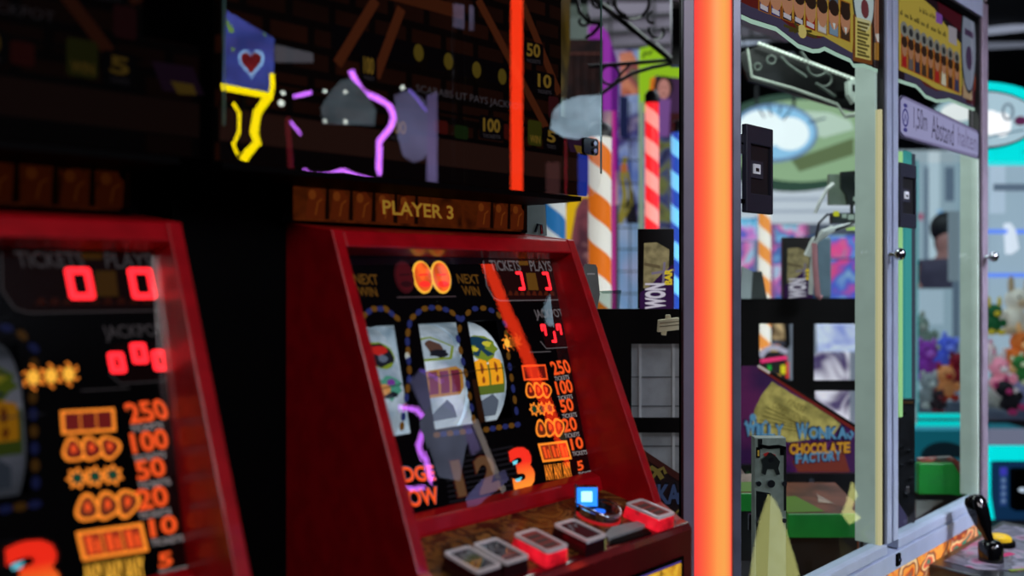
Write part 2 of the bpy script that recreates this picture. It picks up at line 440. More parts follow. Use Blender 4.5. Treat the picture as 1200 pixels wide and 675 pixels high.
            for k in range(3):
                T.text(AP, 'WIN'[k % 3:k % 3+1] if False else 'ANY', (tl[0]+k*(tr[0]-tl[0])*.33, tl[1]-k*1.3), (tl[0]+(k+.95)*(tr[0]-tl[0])*.33, tl[1]-k*1.3-1), (bl[0]+k*(tr[0]-tl[0])*.33, bl[1]-k*1.3), .001, .02)
    # the scarab row at the top, lit
    T.mat(EOR)
    for k in range(3):
        x = 594+k*9 if lit == 'left' else 594+k*6; y = 402-k*1.0
        c = AP.px(x, y)
        for a in range(6):
            t = math.pi*a/3+.3; T.stroke(AP, [(c[0]+.004*math.cos(t), c[1]+.004*math.sin(t)), (c[0]+.010*math.cos(t), c[1]+.011*math.sin(t)), (c[0]+.012*math.cos(t+.4), c[1]+.015*math.sin(t+.4))], .0022, 0, .0008)
        T.mat(EYEL if k == 0 or lit == 'left' else EOD); T.prism(AP, ell(c[0], c[1], .0062, .0085, 14), 0, .0011); T.mat(EOD if lit != 'left' else EOR)
    T.build('prize_table', root)
    N = MB(EORR); 
    nums = [('250',(643,424),(664,421),(649,440)), ('100',(649,447),(668,444),(653,463)), ('50',(654,469),(669,466),(658,484)), ('20',(657,491),(673,488),(661,507)), ('10',(667,514),(681,511),(670,528)), ('5',(675,541),(682,539),(677,552))]
    for s_, tl, tr, bl in nums:
        N.mat(E('shadow_orange', (150,60,20), .9)); N.text(AP, s_, (tl[0]+.8,tl[1]+.6), (tr[0]+.8,tr[1]+.6), (bl[0]+.8,bl[1]+.6), .0004, .03)
        N.mat(EORR); N.text(AP, s_, tl, tr, bl, .0009, .02)
        N.mat(E('small_white_print', (170,160,160), .9)); N.text(AP, 'TICKETS', (bl[0],bl[1]+1.6), (bl[0]+17,bl[1]-.8), (bl[0]+1,bl[1]+6.6), .0008, .0)
    N.build('prize_amounts', root)
    # ---- numerals 1 2 3
    for s_, tl, tr, bl, on in (('1',(527,541),(537,539),(537,583),0), ('2',(553,537),(577,531),(563,580),0), ('3',(594,527),(620,521),(603,578),1)):
        n = MB(E('numeral_edge', (60,14,8), .8)); n.text(AP, s_, (tl[0]-1.5,tl[1]-1.5), (tr[0]+1.5,tr[1]-1.5), (bl[0]-1.5,bl[1]+1.5), .0004, .06)
        if on:
            n.mat(lit_grad); n.text(AP, s_, tl, tr, bl, .001, .045)
            n.mat(E('cyan_glint', (120,220,240), 1)); n.pp(AP, [(600,541),(606,539),(605,544),(601,545)], .001, .0015); n.pp(AP, [(603,562),(611,559),(609,564),(605,565)], .001, .0015)
        else:
            n.mat(E('unlit_numeral', (92,64,42), .9)); n.text(AP, s_, tl, tr, bl, .001, .045)
        n.build('numeral', root, label='lit orange numeral 3' if on else None)
    w = MB(EORR); w.mat(E('shadow_blue_print', (30,90,120), .8)); w.text(AP, 'NUDGE', (438,548), (508,544), (442,568), .0004, .045); w.text(AP, 'NOW', (460,575), (512,569), (465,597), .0004, .045)
    w.mat(EORR); w.text(AP, 'NUDGE', (438,549), (507,545), (442,568), .001, .03); w.text(AP, 'NOW', (460,576), (511,570), (465,597), .001, .03)
    w.build('nudge_lettering', root)
    # ---- oval nudge lamps
    for k, x in enumerate((473, 494.5, 516)):
        on = k > 0 and lit != 'left'
        o = MB(EYEL if on else E('dark_lamp_rim', (52,10,16), .8)); c = AP.px(x, 325)
        rx, ry = abs(AP.px(x+11, 325)[0]-c[0]), abs(AP.px(x, 306)[1]-c[1])
        o.prism(AP, ell(c[0], c[1], rx, ry, 28), 0, .003)
        o.mat(E('lit_orange_lens', (255,100,35), 1.25, 30) if on else E('dark_lens', (70,10,18), .8)); o.prism(AP, ell(c[0], c[1], rx*.86, ry*.88, 28), .003, .004)
        o.mat(E('lens_stamp', (255,50,40), 1.1) if on else E('dark_lens_stamp', (40,6,12), .8)); o.prism(AP, ell(c[0], c[1]-ry*.45, rx*.6, ry*.2, 12), .004, .0046); o.stroke(AP, [(c[0]-rx*.5, c[1]+ry*.1), (c[0]+rx*.5, c[1]+ry*.15)], .003, .004, .0046)
        o.build('oval_lamp', root, label='lit orange oval lamp' if on else 'unlit dark oval lamp')
    # ---- LED figures
    def led(name, *a):
        d = MB(ERED); digit(d, AP, *a); d.build(name, root, label='glowing red digital figure')
    if lit == 'left':
        led('led_figure', 602, 320, 612, 340, 'abcdef', .0085); led('led_figure', 635, 320, 645, 340, 'abcdef', .0085)
        for x, y in ((632,386),(643,379),(655,385)): led('jackpot_figure', x, y, x+5.5, y+12, 'abcdef', .0075, 3)
    else:
        led('led_figure', 605, 320, 610, 338.5, 'abcd', .0058, 4); led('led_figure', 636, 320.5, 641, 338.5, 'abcd', .0058, 4)
        led('jackpot_figure', 634, 381.5, 637.5, 392, 'abcf', .0052, 2); led('jackpot_figure', 652, 381, 655.5, 391, 'abcf', .0052, 2); led('jackpot_figure', 645.5, 389.5, 649, 400, 'bcd', .0052, 2)
    # ---- reels
    for k, (a0, a1) in enumerate(wins):
        r = .105; cb = (BT+BB)/2; cc = AP.w(0, cb, -r-.006)
        ra0, ra1 = a0-.012, a1+.002
        D = MB(REEL); n = 40
        def onr(a, s_, lift=0):
            th = s_/r; return AP.o+AP.ex*a+AP.ey*(cb+(r+lift)*math.sin(th))+AP.n*(-r-.006+(r+lift)*math.cos(th))
        vs = []; 
        for i in range(n):
            s_ = 2*math.pi*r*i/n; vs += [onr(ra0, s_), onr(ra1, s_)]
        D.add(vs, [[2*i, 2*i+1, (2*i+3) % (2*n), (2*i+2) % (2*n)] for i in range(n)]+[[2*i for i in range(n)][::-1], [2*i+1 for i in range(n)]])
        reel = D.build('reel', root)
        am = (ra0+ra1)/2+.004; wdt = (ra1-ra0)
        def blob(mb, ca, cs, pts, lift):      # a printed patch, cut into narrow bands so that it follows the drum
            bm = bmesh.new(); bm.faces.new([bm.verts.new((x, y, 0)) for x, y in pts])
            y0 = min(p[1] for p in pts); y1 = max(p[1] for p in pts); nb = max(2, int((y1-y0)/.004))
            for j in range(1, nb): bmesh.ops.bisect_plane(bm, geom=bm.verts[:]+bm.edges[:]+bm.faces[:], plane_co=(0, y0+(y1-y0)*j/nb, 0), plane_no=(0,1,0))
            bm.verts.index_update(); mb.add([onr(ca+v.co.x, cs+v.co.y, lift) for v in bm.verts], [[v.index for v in f_.verts] for f_ in bm.faces]); bm.free()
        def rough_(rx, ry, n_=14, j=.25, seed=1):
            q = random.Random(seed); return [(rx*(1+q.uniform(-j, j))*math.cos(2*math.pi*i/n_), ry*(1+q.uniform(-j, j))*math.sin(2*math.pi*i/n_)) for i in range(n_)]
        Sy = MB(E('yellow_green_edge', (120,140,40), .8)); hw = wdt*.40
        Hh = (BT-BB)
        if k == 0:
            blob(Sy, am, .045, rough_(hw, .026, 18, .12, 3), .0006); Sy.mat(E('reel_black', (24,26,36), .8)); blob(Sy, am, .044, rough_(hw*.9, .023, 18, .14, 4), .0009)
            Sy.mat(E('reel_red', (180,34,30), .8)); blob(Sy, am+.001, .051, rough_(hw*.6, .009, 12, .2, 5), .0012); Sy.mat(E('reel_grey', (90,100,120), .8)); blob(Sy, am+.004, .036, rough_(hw*.3, .007, 10, .2, 6), .0012)
            Sy.mat(E('reel_teal', (70,140,120), .8)); blob(Sy, am, -.012, rough_(hw*.95, .02, 16, .35, 7), .0006); Sy.mat(E('reel_orange', (200,140,80), .8)); blob(Sy, am-.006, -.014, rough_(hw*.5, .01, 12, .3, 8), .0009); Sy.mat(E('reel_purple', (110,50,140), .8)); blob(Sy, am+.008, -.004, rough_(hw*.3, .006, 10, .3, 9), .0012); Sy.mat(E('reel_black', (24,26,36), .8)); blob(Sy, am+.006, -.024, rough_(hw*.5, .005, 10, .3, 10), .0009)
        elif k == 1:
            blob(Sy, am, .045, [(-hw,-.02),(hw*.6,-.02),(hw,.004),(hw*.7,.012),(hw*.1,.03),(-hw*.8,.026),(-hw,.01)], .0006); Sy.mat(REELS); blob(Sy, am, .045, [(-hw*.9,-.016),(hw*.5,-.016),(hw*.85,.004),(0,.026),(-hw*.8,.02)], .0009)
            Sy.mat(E('reel_brown', (84,60,52), .8)); blob(Sy, am-.004, .05, rough_(hw*.45, .014, 12, .25, 12), .0012); Sy.mat(E('reel_black', (24,26,36), .8)); blob(Sy, am, .038, rough_(hw*.5, .008, 12, .3, 13), .0013)
            Sy.mat(E('reel_gold', (170,120,50), .8)); blob(Sy, am, -.012, [(-hw,-.024),(hw*.8,-.024),(hw,-.012),(hw,.016),(hw*.7,.024),(-hw,.02)], .0006); Sy.mat(E('reel_maroon', (112,40,60), .8))
            for j in range(3): blob(Sy, am-hw*.62+j*hw*.6, -.012, [(-hw*.24,-.019),(hw*.24,-.019),(hw*.24,.018),(-hw*.24,.018)], .0009)
            Sy.mat(E('reel_slate', (86,96,112), .8)); blob(Sy, am, -.066, [(-hw*.8,-.014),(hw*.9,-.012),(hw*.5,.012),(hw*.1,.024),(-hw*.4,.008)], .0006)
        else:
            blob(Sy, am, .045, rough_(hw*1.0, .028, 20, .16, 21), .0006); Sy.mat(E('reel_navy', (24,60,84), .8)); blob(Sy, am-.002, .047, [(-hw*.5,.022),(hw*.2,.02),(hw*.9,.008),(hw*.4,.004),(hw*.2,-.008),(hw*.7,-.02),(hw*.2,-.023),(-hw*.1,-.01),(-hw*.4,-.022),(-hw*.75,-.018),(-hw*.3,.0),(-hw*.9,.004)], .001)
            Sy.mat(E('reel_yellow', (205,195,60), .8)); blob(Sy, am+hw*.45, .05, rough_(hw*.25, .006, 9, .4, 22), .0013); blob(Sy, am-hw*.6, .04, rough_(hw*.25, .006, 9, .4, 23), .0013)
            Sy.mat(E('reel_olive', (90,110,40), .8)); blob(Sy, am, -.012, [(-hw,-.03),(hw*1.02,-.03),(hw*1.02,.022),(-hw,.022)], .0006); Sy.mat(E('reel_amber', (238,160,28), .95))
            for j in range(2): blob(Sy, am-hw*.48+j*hw*.96, -.004, [(-hw*.42,-.022),(hw*.42,-.022),(hw*.42,.02),(0,.025),(-hw*.42,.02)], .0009)
            Sy.mat(E('reel_rust', (150,70,24), .8))
            for j in range(2): blob(Sy, am-hw*.48+j*hw*.96, .004, rough_(hw*.12, .009, 8, .3, 24+j), .0012); blob(Sy, am-hw*.45+j*hw*.96, -.016, rough_(hw*.1, .006, 8, .3, 26+j), .0012)
            Sy.mat(E('reel_slate', (86,96,112), .8)); blob(Sy, am, -.062, [(-hw*.8,-.024),(hw*.8,-.024),(hw*.7,.006),(hw*.2,.02),(-hw*.5,.01)], .0006)
        Sy.build('reel_symbols', reel)
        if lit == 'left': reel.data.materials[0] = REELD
    pl = MB(E('payline', (20,20,26), .5)); pl.stroke(AP, AP.pxs([(440,457),(505,443),(560,434),(603,430)]), .0016, .0012, .002); pl.build('payline', root)
    # ---- glass over it
    g = MB(SLOTGLASS); g.add([GP.w(-.254,-.412,GL[0]), GP.w(.254,-.412,GL[1]), GP.w(.254,.002,GL[2]), GP.w(-.254,.002,GL[3])], [[0,1,2,3]]); g.build('front_glass', root)
    # ---- button deck
    k = MB(DECKM); k.prof([(1.062,-.388),(.885,-.4172),(.885,-.44),(1.062,-.44)], X0+.02, X1-.02); k.build('button_deck', root)
    k = MB(REDD); k.prof([(.89,-.4165),(.872,-.4195),(.866,-.43),(.866,-.70),(.89,-.72)], X0, X1); k.build('front_fascia', root, bevel=.003)
    fp = YP(.866)
    k = MB(BLK); k.prism(fp, [(.80,-.70+.02),(1.275,-.68),(1.275,-.470),(.80,-.470)], 0, .0015)
    k.mat(E('violet_edge', (90,70,160), .8)); k.prism(fp, [(.81,-.4785),(1.266,-.4785),(1.266,-.4765),(.81,-.4765)], .0015, .002)
    k.mat(GOLDART); k.prism(fp, [(.81,-.66),(1.265,-.66),(1.265,-.48),(.81,-.48)], .0015, .003)
    k.mat(E('cyan_spot', (60,190,220), .8)); k.prism(fp, ell(1.225, -.515, .012, .014, 14), .003, .004); k.mat(E('white_spot', (220,220,210), .8)); k.prism(fp, ell(1.225, -.512, .005, .007, 12), .004, .005)
    k.build('art_plaque', root)
    UPB = DECK.lift(.026)
    for i, (x, y, kind) in enumerate(((554,654,'clear'), (587,644,'clear'), (634,632,'red'), (680,620,'dark'), (762,595,'red'))):
        ca, cb = UPB.px(x, y); hw, hd = .0255, .038
        base = MB(REDLIT if kind == 'red' else M('button_body_dark', (44,12,18), .2, coat=.5))
        bt = rrect(ca-hw, cb-hd, ca+hw, cb+hd, .006); tp = rrect(ca-hw*.92, cb-hd*.94, ca+hw*.92, cb+hd*.94, .006); n = len(bt)
        vs = [DECK.w(a, b_, .001) for a, b_ in bt]+[DECK.w(a, b_, .022) for a, b_ in tp]
        base.add(vs, [list(range(n))[::-1], list(range(n, 2*n))]+[[i_, (i_+1) % n, n+(i_+1) % n, n+i_] for i_ in range(n)])
        lab = {'red':'push button with glowing red body', 'clear':'unlit push button with clear cap', 'dark':'unlit dark push button'}[kind]
        bb = base.build('push_button', root, bevel=.002, label=lab)
        c = MB(M('cap_rim', (222,216,220), .15, metal=.2, emit=.10)); c.ring(DECK, tp, rrect(ca-hw*.72, cb-hd*.78, ca+hw*.72, cb+hd*.78, .004), .022, .026)  # rim glow stands in for the chrome highlight
        c.mat(E('cap_glow', (110,36,34), .8) if kind == 'red' else M('cap_face', (110,112,118), .08, noise=.35, scale=60, coat=1) if kind == 'clear' else M('cap_face_dark', (54,50,56), .08, noise=.3, scale=60, coat=1)); c.prism(DECK, rrect(ca-hw*.74, cb-hd*.8, ca+hw*.74, cb+hd*.8, .004), .022, .0245)
        c.mat(E('cap_art', (52,34,34), .8) if kind == 'red' else M('cap_art_light', (150,156,160), .15))
        if kind == 'red':
            for j in range(3): c.prism(DECK, [(ca-hw*.5, cb-hd*.6+j*hd*.42), (ca+hw*.5, cb-hd*.6+j*hd*.42), (ca+hw*.5, cb-hd*.34+j*hd*.42), (ca-hw*.5, cb-hd*.34+j*hd*.42)], .0245, .025)
        else:
            c.stroke(DECK, [(ca-hw*.4, cb+hd*.1), (ca-hw*.1, cb+hd*.6), (ca+hw*.2, cb+hd*.3), (ca+hw*.45, cb+hd*.55)], .003, .0245, .025)
        c.build('button_cap', bb)
    # ---- coin entry with blue light, only on the centre machine's right end
    if lit != 'left':
        root2 = thing('coin_entry', 'blue-lit coin entry with chrome hoop on the red button deck', 'coin slot', DECK.w(*DECK.px(700,604)))
        c = DECK.px(701, 606); q = MB(M('hoop_black', (16,16,20), .15, coat=.6)); q.prism(DECK, ell(c[0], c[1], .030, .036, 28), 0, .012); q.build('socket', root2)
        q = MB(CHR); 
        pts = [DECK.w(c[0]+.032*math.cos(t), c[1]+.038*math.sin(t), .017+.004*math.cos(2*t)) for t in [2*math.pi*i/32 for i in range(32)]]
        q.tube(pts, .0028, 8, True)
        q.ring(DECK, ell(c[0], c[1], .032, .038, 32), ell(c[0], c[1], .029, .035, 32), .002, .016); q.build('chrome_hoop', root2, smooth=True)
        q = MB(M('tick_marks', (150,160,170), .3, metal=.5))
        for i in range(20):
            t = math.pi*(1.0+i/20); q.prism(DECK, ell(c[0]+.0305*math.cos(t), c[1]+.0365*math.sin(t), .0012, .0012, 6), .016, .0175)
        q.build('tick_ring', root2)
        fr = Plane(DECK.w(c[0]-.012, c[1]+.020, .028), RGT, Z3)
        q = MB(BLKG); q.slab(fr, -.019, .019, -.028, .020, -.014, -.001); q.build('lamp_housing', root2, bevel=.002)
        q = MB(CHR); q.tube([fr.w(-.019, -.030, 0), fr.w(-.019, .024, 0)], .0022); q.tube([fr.w(-.003, -.030, -.004), fr.w(-.003, -.018, .002)], .0016); q.build('post', root2, smooth=True)
        q = MB(E('blue_screen', (40,130,255), 1.6)); q.slab(fr, -.016, .018, -.013, .018, -.001, .001); q.mat(E('blue_core', (150,225,255), 2.2)); q.slab(fr, -.009, .009, -.005, .012, .001, .002); q.build('lit_screen', root2, label='glowing blue square screen')
        q = MB(E('blue_glint', (30,110,255), 1.2)); q.prism(DECK, ell(c[0]-.006, c[1]-.004, .014, .009, 16), .012, .0135); q.build('slot_glint', root2)  # blue glint inside the hoop, painted as a glowing patch
        q = MB(E('red_band', (190,30,34), .7)); q.ring(DECK, ell(c[0], c[1], .034, .040, 32), ell(c[0], c[1], .0305, .0365, 32), .0, .004); q.build('red_band', root2)
        q = MB(M('slide_grey', (150,156,160), .4)); q.pp(DECK, [(708,630),(716,621),(752,613),(759,616),(752,621),(713,635)], 0, .006); q.mat(BLK); q.pp(DECK, [(713,640),(716,634),(757,621),(764,626),(730,637)], 0, .003)
        q.build('coin_slide', None, bevel=.001, label='flat pale grey slide plate lying between the buttons of the red deck', cat='plate')
    # ---- player strip
    sp = YP(1.236)
    s_ = MB(BLK); s_.box(X0-.02, X1-.02, 1.24, 1.262, H+.088, H+.15); s_.build('sign_backing', root)
    s_ = MB(PSTRIP); s_.slab(sp, X0+.0, X1-.04, .090, .147, -.004, 0)
    q = random.Random(5)
    for k_ in range(11):
        a = X0+.02+k_*.046
        if lit != 'left' and .23 < a-X0 < .36: continue
        s_.mat(E('strip_figure', (92,34,10), .7)); s_.prism(sp, [(a,.094),(a+.034,.094),(a+.036,.13),(a+.024,.143),(a+.006,.14)], 0, .0006)
        s_.mat(E('strip_figure_light', (130,62,20), .6)); s_.prism(sp, ell(a+.012, .132, .007, .008, 10), .0006, .001); s_.stroke(sp, [(a+.018,.1),(a+.022,.12),(a+.03,.126)], .003, .0006, .001)
        s_.mat(E('strip_dark', (24,8,4), .6)); s_.prism(sp, [(a+.036,.094),(a+.044,.094),(a+.044,.143),(a+.038,.143)], 0, .0006)
    if lit != 'left':
        s_.mat(E('title_shadow', (120,20,14), .8)); s_.text(sp, 'PLAYER 3', (446,233.5), (531,241), (447,251.5), .0012, .05)
        s_.mat(E('title_yellow', (170,130,44), .8)); s_.text(sp, 'PLAYER 3', (447,234), (530,241.5), (448,251), .002, .02)
    s_.build('player_sign', root)
    # ---- upper display
    u = MB(BLK); u.box(.565, 1.245, 1.13, 1.5, H+.152, H+.80); u.box(.562, 1.285, 1.10, 1.26, H+.143, H+.152); u.build('upper_housing', root)
    a = MB(BRICK); a.slab(MARQ, .566, 1.244, .156, .795, -.012, 0)
    a.mat(E('art_shadow', (14,8,8), .6)); a.slab(MARQ, .566, 1.244, .156, .182, 0, .001)
    a.mat(E('art_stone', (52,30,24), .8)); a.slab(MARQ, .566, 1.244, .182, .226, 0, .0006); 
    a.mat(E('art_black', (8,6,6), .5)); a.slab(MARQ, .566, 1.244, .226, .234, 0, .001); a.slab(MARQ, .6, 1.244, .268, .273, 0, .001)
    a.mat(E('art_board', (12,9,12), .5)); a.slab(MARQ, .74, 1.17, .335, .372, 0, .001)
    a.mat(E('art_letters', (88,82,88), .8)); a.text(MARQ, 'SCARABS LIT PAYS JACKPOT', (487,99), (612,122), (487,110.5), .0016, .0)
    a.mat(E('art_bar', (84,40,20), .8))
    for z in (.43, .50, .57): a.slab(MARQ, .566, 1.0, z, z+.022, 0, .0006)
    for (p, q_) in (((610,0),(655,110)), ((560,0),(640,150)), ((440,0),(395,75)), ((470,10),(440,90))): a.mat(E('art_beam', (96,46,24), .8)); a.stroke(MARQ, [MARQ.px(*p), MARQ.px(*q_)], .016, .0006, .0012)
    for (x, y) in ((490,62),(525,72),(558,82),(588,90)):
        a.mat(E('art_pot', (110,92,30), .8)); c = MARQ.px(x, y); a.prism(MARQ, ell(c[0], c[1], .010, .014, 12), .001, .0016); a.mat(E('art_pot_dark', (18,12,8), .5)); a.prism(MARQ, ell(c[0]+.006, c[1]-.012, .014, .016, 12), .001, .0014)
    for (s__, x0, y0, x1, y1) in (('50',616,50,632,66), ('10',629,86,645,102), ('100',565,138,585,154), ('100',425,66,437,86), ('5',640,152,650,166), ('100',455,140,475,156)):
        a.mat(E('art_plaque_dark', (14,10,14), .5)); c0 = MARQ.px(x0-4, y0-4); c1 = MARQ.px(x1+4, y1+12); a.prism(MARQ, rrect(min(c0[0],c1[0]), min(c0[1],c1[1]), max(c0[0],c1[0]), max(c0[1],c1[1]), .006), .0012, .0018)
        a.mat(E('art_number', (150,118,44), .8)); a.text(MARQ, s__, (x0,y0), (x1,y0+2.5), (x0,y1), .0024, .03)
        a.mat(E('art_letters', (88,82,88), .8)); a.text(MARQ, 'TICKETS', (x0,y1+3), (x1,y1+5), (x0,y1+7), .0024, .0)
    for (x0, y0, x1, y1, cc, tx) in ((618,140,634,172,(70,72,20),'WIN'), (508,140,524,158,(84,24,18),''), (532,146,548,164,(30,50,20),''), (590,145,602,165,(84,24,18),''), (642,112,654,140,(70,26,30),'')):
        a.mat(E('art_tile%d%d' % (x0, y0), cc, .7)); c0 = MARQ.px(x0, y0); c1 = MARQ.px(x1, y1); a.prism(MARQ, rrect(min(c0[0],c1[0]), min(c0[1],c1[1]), max(c0[0],c1[0]), max(c0[1],c1[1]), .005), .0012, .0018)
        if tx: a.mat(E('art_number', (150,118,44), .8)); a.text(MARQ, 'WIN', (x0+2,y0+18), (x1-2,y0+20), (x0+2,y0+27), .0024, .02)
    a.mat(BRICK); a.slab(MARQ, 1.244, 1.318, .156, .300, -.004, 0); a.mat(E('art_stone', (52,30,24), .8)); a.slab(MARQ, 1.244, 1.318, .182, .226, 0, .0006)
    a.mat(E('art_purple', (60,34,60), .8)); a.pp(MARQ, [(662,155),(684,158),(690,180),(668,178)], .0006, .0012); a.mat(E('art_number', (150,118,44), .8)); a.pp(MARQ, [(672,170),(684,172),(686,180),(676,180)], .0012, .0018)
    a.build('upper_artwork', root)
    gp = YP(1.10)
    g = MB(MARQGLASS)
    pts = [(.566,.152),(1.30,.152)]+[(1.30+.044*math.sin(t), .196-.044*math.cos(t)) for t in [math.pi/2*i/6 for i in range(1, 7)]]+[(1.344,.78),(.566,.78)]
    g.sheet(gp, pts); up = g.build('upper_glass', root)
    e = MB(M('glass_edge_green', (90,130,120), .2)); e.box(1.3445, 1.346, 1.10, 1.104, H+.20, H+.78); e.build('glass_edge', root)
    cl = MB(BLKG); c = gp.px(690, 172); cl.prism(gp, rrect(c[0]-.022, c[1]-.016, c[0]+.022, c[1]+.016, .007), 0, .006); cl.mat(CHR)
    for dz in (-.008, .006): cl.prism(gp, ell(c[0]+.008, c[1]+dz, .0055, .0055, 14), .006, .010)
    if lit != 'left': cl.build('glass_clip', root, bevel=.001)
    if lit != 'left':
        gq = FR(1.93); b = MB(M('bracket_pale', (138,156,154), .4, metal=.3, emit=.1)); b.pp(gq, [(615,240),(639,240),(641,276),(615,276)], -.01, 0); b.mat(CHR); b.tube([gq.w(*gq.px(627,272), .004), gq.w(*gq.px(630,263), .006), gq.w(*gq.px(634,264), .006), gq.w(*gq.px(635,274), .004)], .0035, 8); b.build('hinge_bracket', root, label='pale grey hinge bracket')
    return root

def vgrad(name, bot, top, z0, z1, s=1.0):
    m = bpy.data.materials.new(name); m.use_nodes = True; nt = m.node_tree; b = nt.nodes['Principled BSDF']
    tc = nt.nodes.new('ShaderNodeTexCoord'); se = nt.nodes.new('ShaderNodeSeparateXYZ'); mr = nt.nodes.new('ShaderNodeMapRange'); r = nt.nodes.new('ShaderNodeValToRGB')
    nt.links.new(tc.outputs['Object'], se.inputs[0]); nt.links.new(se.outputs['Z'], mr.inputs['Value']); mr.inputs['From Min'].default_value = z0; mr.inputs['From Max'].default_value = z1
    nt.links.new(mr.outputs[0], r.inputs['Fac']); r.color_ramp.elements[0].color = lin(bot); r.color_ramp.elements[1].color = lin(top)
    nt.links.new(r.outputs['Color'], b.inputs['Emission Color']); nt.links.new(r.outputs['Color'], b.inputs['Base Color']); b.inputs['Emission Strength'].default_value = s
    return m
lit_grad = vgrad('numeral_gradient', (250,170,50), (225,40,22), H-.385, H-.32, 1.0)
REEL = M('reel_white', (190,205,215), .4, emit=.62, noise=.12, scale=14, c2=(120,140,155))
REELS = E('reel_stripe', (160,176,190), .8)
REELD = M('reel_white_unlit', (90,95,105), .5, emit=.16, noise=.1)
DECKM = multi('deck_art', [(16,10,8),(60,34,16),(120,80,36),(40,22,14),(150,104,52)], 22, .05, .25, detail=4)
GOLDART = multi('gold_swirl', [(150,90,20),(235,180,50),(90,50,16),(240,200,90)], 22, .7, .3, detail=3)
REDLIT = M('lit_red_body', (255,30,50), .15, emit=.75, noise=.35, scale=25, coat=.6)
PSTRIP = multi('strip_gold', [(30,12,4),(96,40,10),(60,22,6)], 18, .5, .4)
BRICK = brick_mat('wall_art', (66,30,16), (48,22,12), (10,6,5), 7, .6)  # weak glow stands in for ambient light on the printed bricks
SLOTGLASS = glass('slot_glass', 1.9)
MARQGLASS = glass('dark_display_glass', 2.3)
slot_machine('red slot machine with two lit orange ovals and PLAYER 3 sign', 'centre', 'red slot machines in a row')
OFF = Vector((-PITCH, 0, 0))
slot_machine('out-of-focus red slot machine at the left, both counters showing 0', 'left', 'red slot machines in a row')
OFF = Vector((0, 0, 0)); DIM = None
# ================================================================ GLASS PRIZE MACHINE (coin pusher)
FP = YP(1.0)
XL, XM0, XM1, XE0, XE1 = 1.672, 2.413, 2.487, 3.178, 3.229
ZB, ZT = -.718, .856
YB = 1.72
pm = thing('coin_pusher', 'large glass-fronted coin pusher with glowing orange corner pillar', 'coin pusher', (2.4, 1.35, 0))
# corner pillar : chamfered corner carrying the light tube
cp = FR(1.87)
b = MB(ALUP); b.quad(cp, 800, -160, 813, 905, -.02, .006); b.build('pillar_rail', pm, bevel=.002, label='grey pillar rail left of the light')
b = MB(M('blue_grey_rail', (112,120,142), .35, metal=.3)); b.quad(cp, 857, -160, 867, 905, -.03, .012); b.build('pillar_rail', pm, bevel=.002, label='blue-grey pillar rail right of the light')
def lightstrip():
    m = bpy.data.materials.new('orange_tube'); m.use_nodes = True; nt = m.node_tree; bs = nt.nodes['Principled BSDF']
    tc = nt.nodes.new('ShaderNodeTexCoord'); se = nt.nodes.new('ShaderNodeSeparateXYZ'); r = nt.nodes.new('ShaderNodeValToRGB')
    nt.links.new(tc.outputs['Generated'], se.inputs[0]); nt.links.new(se.outputs['X'], r.inputs['Fac'])
    el = r.color_ramp.elements
    el[0].position = 0; el[0].color = lin((250,60,62)); el[1].position = 1; el[1].color = lin((246,62,70))
    for p, c in ((.16,(252,112,62)), (.38,(252,156,74)), (.62,(246,164,76)), (.84,(252,140,72)), (.95,(252,84,70))):
        e = el.new(p); e.color = lin(c)
    nt.links.new(r.outputs['Color'], bs.inputs['Emission Color']); bs.inputs['Emission Strength'].default_value = 1.0
    bs.inputs['Base Color'].default_value = (.05,.02,.01,1)
    return m
b = MB(lightstrip()); a0, _ = cp.px(812.5, 300); a1, _ = cp.px(858, 300); z0 = cp.px(835, 905)[1]; z1 = cp.px(835, -160)[1]
n = 14; pts = []
for i in range(n+1):
    t = i/n; pts.append((a0+(a1-a0)*t, .002+.016*math.sin(math.pi*t)))
vs = [cp.w(a, z0, h) for a, h in pts]+[cp.w(a, z1, h) for a, h in pts]
b.add(vs, [[i, i+1, n+2+i, n+1+i] for i in range(n)]); b.build('light_tube', pm, smooth=True, label='glowing orange light tube of the corner pillar')
b = MB(BLK); b.quad(cp, 802, -150, 864, 900, -.06, -.021); b.build('pillar_core', pm)
# front frame
b = MB(ALU); b.box(XM0, XM0+.030, 1.0-.012, 1.03, H+ZB, H+ZT+.05); b.box(XM0+.042, XM1, 1.0-.012, 1.03, H+ZB, H+ZT+.05); b.mat(ALUP); b.box(XM0+.028, XM0+.044, 1.0-.002, 1.03, H+ZB, H+ZT+.05); b.build('middle_post', pm, bevel=.002)
b = MB(M('rubber', (18,18,20), .6)); b.box(XM0-.008, XM0, .996, 1.03, H+ZB, H+ZT); b.box(XE0-.009, XE0, .996, 1.03, H+ZB, H+ZT); b.build('door_seal', pm)
b = MB(M('pinkish_post', (176,160,180), .35, metal=.4)); b.box(XE0, XE1, .988, 1.03, H-1.2, H+ZT+.05); b.build('end_post', pm, bevel=.002)
b = MB(ALU); b.box(XL-.04, XM0, .988, 1.03, H+ZB-.026, H+ZB); b.box(XM1, XE0, .988, 1.03, H+ZB-.026, H+ZB); b.box(XL-.04, XE0, .984, 1.03, H+ZB-.078, H+ZB-.030); b.build('bottom_rail', pm, bevel=.002)
b = MB(ALU); b.box(XL, XE0, .988, 1.03, H+ZT, H+ZT+.06); b.mat(BLK); b.box(XL, XE0, 1.0, 1.03, H+ZT-.018, H+ZT); b.build('top_rail', pm, bevel=.002)
b = MB(M('header_cream', (170,160,165), .4)); b.box(XL-.04, XE1, .99, YB, H+ZT+.06, H+ZT+.24); b.build('header', pm, bevel=.004)
